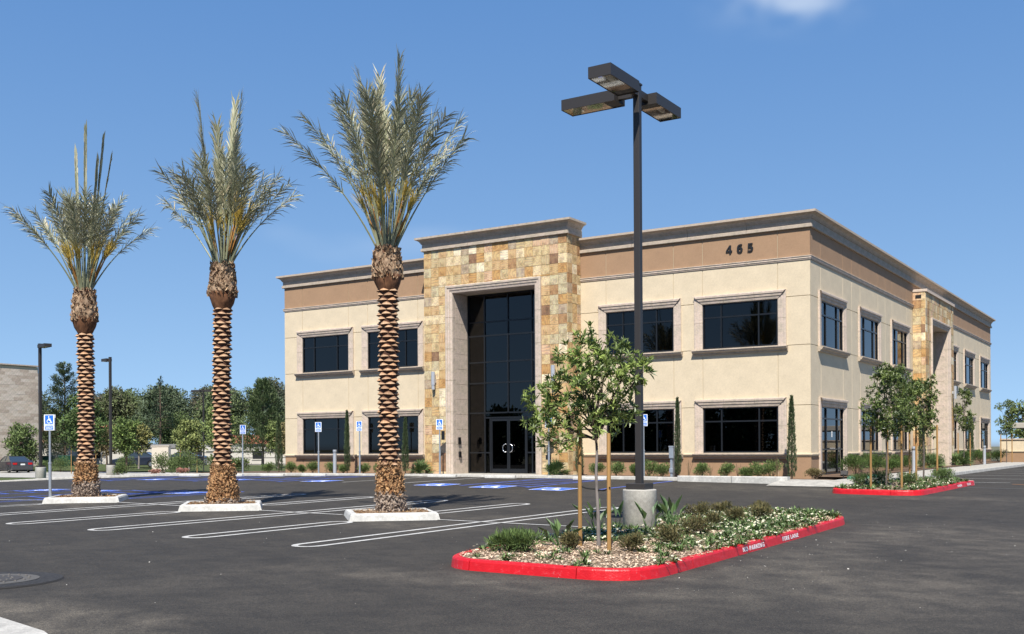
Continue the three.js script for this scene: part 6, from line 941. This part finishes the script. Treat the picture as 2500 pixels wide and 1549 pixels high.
[[-58, 44, 0.55, 'left of the cypress'], [-52.5, 43, 0.8, 'behind the edgewise sign'], [-49.5, 42.3, 0.9, 'right of the edgewise sign'], [-46, 41.5, 0.7, 'below the left cypress'], [-43.5, 40.6, 0.6, 'nearest the left corner of the building'], [-70, 50, 0.6, 'right of the second lamp base'], [-55.5, 46.5, 0.7, 'right of the utility cabinet'], [-72.5, 48.5, 0.7, 'beside the leftmost palm trunk'], [-83, 57, 0.8, 'right of the grey car'], [-88, 50, 0.45, 'on the lawn in front of the grey car'], [-78, 60, 0.9, 'behind the concrete drive'], [-71, 61, 0.9, 'on the verge behind the cabinet']].forEach(([X, N, R, l], i) => shrub('roadside_shrub', 'green shrub beyond the lot ' + l, [X, G(X, Math.min(N, 90)) + 0.08, -N], R, R * 1.7, { n: 900, len: 0.13, wid: 0.05, group: 'shrubs beyond the lot', a: GA, b: GB }));
// pink blossoms, hydrant, rail fence
[[-51, 41.2], [-48.2, 40.8]].forEach(([X, N], i) => shrub('flowering_shrub', ['low pink flowering shrub left of the edgewise sign', 'low pink flowering shrub near the left building corner'][i], [X, sy(X), -N], 0.4, 0.28, { n: 500, a: [0.30, 0.10, 0.08], b: [0.45, 0.26, 0.20], len: 0.08, wid: 0.05, group: 'pink flowering shrubs' }));
{ const h = thing('fire_hydrant', 'red fire hydrant left of the middle palm trunk', 'hydrant', [-68.5, -0.05, -61.2]), m = std({ color: [0.42, 0.02, 0.02], roughness: 0.45 }); part(h, 'barrel', cyl(0.14, 0.16, 0.9, 16, 0, 0.45, 0), m); part(h, 'bonnet', new THREE.SphereGeometry(0.16, 16, 8, 0, 6.3, 0, 1.57).translate(0, 0.9, 0), m); for (const s of [-1, 1]) part(h, 'outlet', new THREE.CylinderGeometry(0.06, 0.06, 0.14, 12).rotateZ(Math.PI / 2).translate(s * 0.2, 0.62, 0), m); part(h, 'flange', cyl(0.2, 0.2, 0.05, 16, 0, 0.03, 0), m); }
{ const f = thing('rail_fence', 'black metal rail fence behind the middle palm', 'fence', [-66, 0.0, -56], undefined, 0.62); for (let i = 0; i < 9; i++) part(f, 'post', box(0.06, 1.5, 0.06, i * 1.5, 0.75, 0), M.black); for (const y of [0.5, 1.0, 1.42]) part(f, 'rail', box(12, 0.05, 0.04, 6, y, 0), M.black); }
// wooded rise: eucalyptus and others, one by one
const hillA = [0.05, 0.068, 0.034], hillB = [0.145, 0.165, 0.09];
[[-212, 138, 12, 6.0], [-204, 150, 11, 6], [-196, 148, 12.5, 5.5], [-191, 158, 12.5, 5.5], [-184, 151, 12, 6.5], [-180, 163, 13, 6], [-174, 158, 12, 6], [-170, 168, 14.5, 5.5], [-165, 163, 11, 5], [-160, 172, 11, 6], [-152, 176, 10.5, 6], [-146, 180, 10, 6], [-190, 170, 13, 7], [-176, 176, 13, 7], [-206, 160, 12, 7], [-222, 130, 12, 7], [-232, 122, 12, 7], [-140, 186, 10, 7]].forEach(([X, N, h, R], i) => roundTree(X, N, 2.3, h, R, 'dark eucalyptus crown in the far tree line on the wooded rise', 700 + i, { name: 'eucalyptus_tree', group: 'eucalyptus trees on the far rise', lobes: 18, per: 70, len: 0.6, wid: 0.3, low: 0.22, a: hillA.map((q, k) => q * (0.8 + 0.5 * ((i * 7 + k) % 5) / 5)), b: hillB.map((q, k) => q * (0.8 + 0.5 * ((i * 3 + k) % 4) / 4)), r0: 0.22, bark: barkPale }));
[[-120, 93, 5.6, 3.2], [-114, 99, 5.2, 3.2], [-128, 88, 7.5, 3], [-117, 88, 4.8, 2.6], [-108, 108, 5.4, 3.4], [-100, 110, 5.2, 3.2], [-92, 112, 5.0, 3.4], [-136, 84, 6.5, 3.4], [-96, 98, 4.6, 2.6], [-82, 104, 5, 3], [-124, 104, 6.5, 3.6]].forEach(([X, N, h, R], i) => roundTree(X, N, 0, h, R, 'mid green bushy tree between the low buildings and the wooded rise', 740 + i, { group: 'bushy trees before the rise', lobes: 14, per: 190, len: 0.34, wid: 0.17, low: 0.1, a: [0.06, 0.09, 0.03].map((q, k) => q * (0.8 + 0.6 * ((i * 5 + k) % 4) / 4)), b: [0.16, 0.20, 0.08].map((q) => q * (0.8 + 0.5 * ((i * 3) % 5) / 5)) }));
// ---------------------------------------------------------------- beyond the lot, right
{
  const w = thing('boundary_wall', 'two tone cream and tan boundary wall at the right edge', 'wall', [-11.4, 0.35, -80.2]); part(w, 'plinth', span(0, 26, -0.6, 0.85, -0.25, 0), M.tan); part(w, 'upper_panel', span(0, 26, 0.87, 1.66, -0.22, -0.03), M.cream); part(w, 'string_cap', run(CAP.map(([a, b]) => [a, b + 0.06]), v3(0, 0, 0), v3(26, 0, 0), E3, E2), M.cream); part(w, 'coping', span(0, 26, 1.66, 1.74, -0.3, 0.04), M.cast);
  const c = thing('carport', 'flat carport roof behind the right boundary wall', 'carport', [-12.5, 0.2, -92]), m = std({ color: [0.42, 0.38, 0.32], roughness: 0.7 }); part(c, 'canopy', chamfered(30, 0.42, 7, 0.03, 15.5, 2.95, -2), m); for (const x of [3, 9, 15, 21]) part(c, 'post', box(0.2, 2.8, 0.2, x, 1.4, -2), m);
}
roundTree(-13.4, 108, 0.2, 5.4, 2.0, 'dense tree behind the carport at the right edge, left one', 801, { group: 'trees behind the carport', per: 150, len: 0.36, wid: 0.16, low: 0.35, a: [0.07, 0.10, 0.03], b: [0.2, 0.25, 0.08] }); roundTree(-8.4, 112, 0.2, 5.8, 2.4, 'dense tree behind the carport at the right edge, right one', 802, { group: 'trees behind the carport', per: 150, len: 0.36, wid: 0.16, low: 0.35, a: [0.07, 0.10, 0.03], b: [0.2, 0.25, 0.08] });
// ---------------------------------------------------------------- across the street behind the viewer: the trees that the dark front windows mirror
{
  const sorts = [[6.5, 3.8, 0.04], [8.5, 3.6, 0.15], [11, 3.4, 0.25]].map(([h, R, low], i) => roundTree([-40, -56, 5][i], [-30, -33, -29][i], -0.2, h, R, ['low dense street tree across the road behind the viewer', 'middle sized street tree across the road behind the viewer', 'tall street tree across the road behind the viewer'][i], 900 + i, { name: 'street_tree', group: 'street trees across the road', lobes: 16, per: 120, len: 0.5, wid: 0.3, low, a: [0.035, 0.06, 0.02], b: [0.09, 0.13, 0.045] }));
  [[-34, -31, 0], [-28, -30, 0], [-22, -31, 0], [-16, -30, 0], [-10, -31, 0], [-4, -30, 0], [2, -31, 0], [9, -30, 0], [15, -31, 0], [-46, -31, 0], [-52, -30, 0], [-64, -31, 0], [-70, -30, 0], [22, -30, 0], [-37, -37, 1], [-19, -37, 1], [12, -37, 1], [-62, -38, 1], [-7, -36, 2], [18, -36, 2], [-1, -38, 1]].forEach(([X, N, k], i) => copyOf(sorts[k], sorts[k].userData.label, [X, -0.2, -N], i * 1.7, 0.85 + 0.06 * (i % 5)));
}

scene.traverse((o) => { if (o.isMesh) { o.castShadow = true; o.receiveShadow = true; } });
renderer.render(scene, camera);
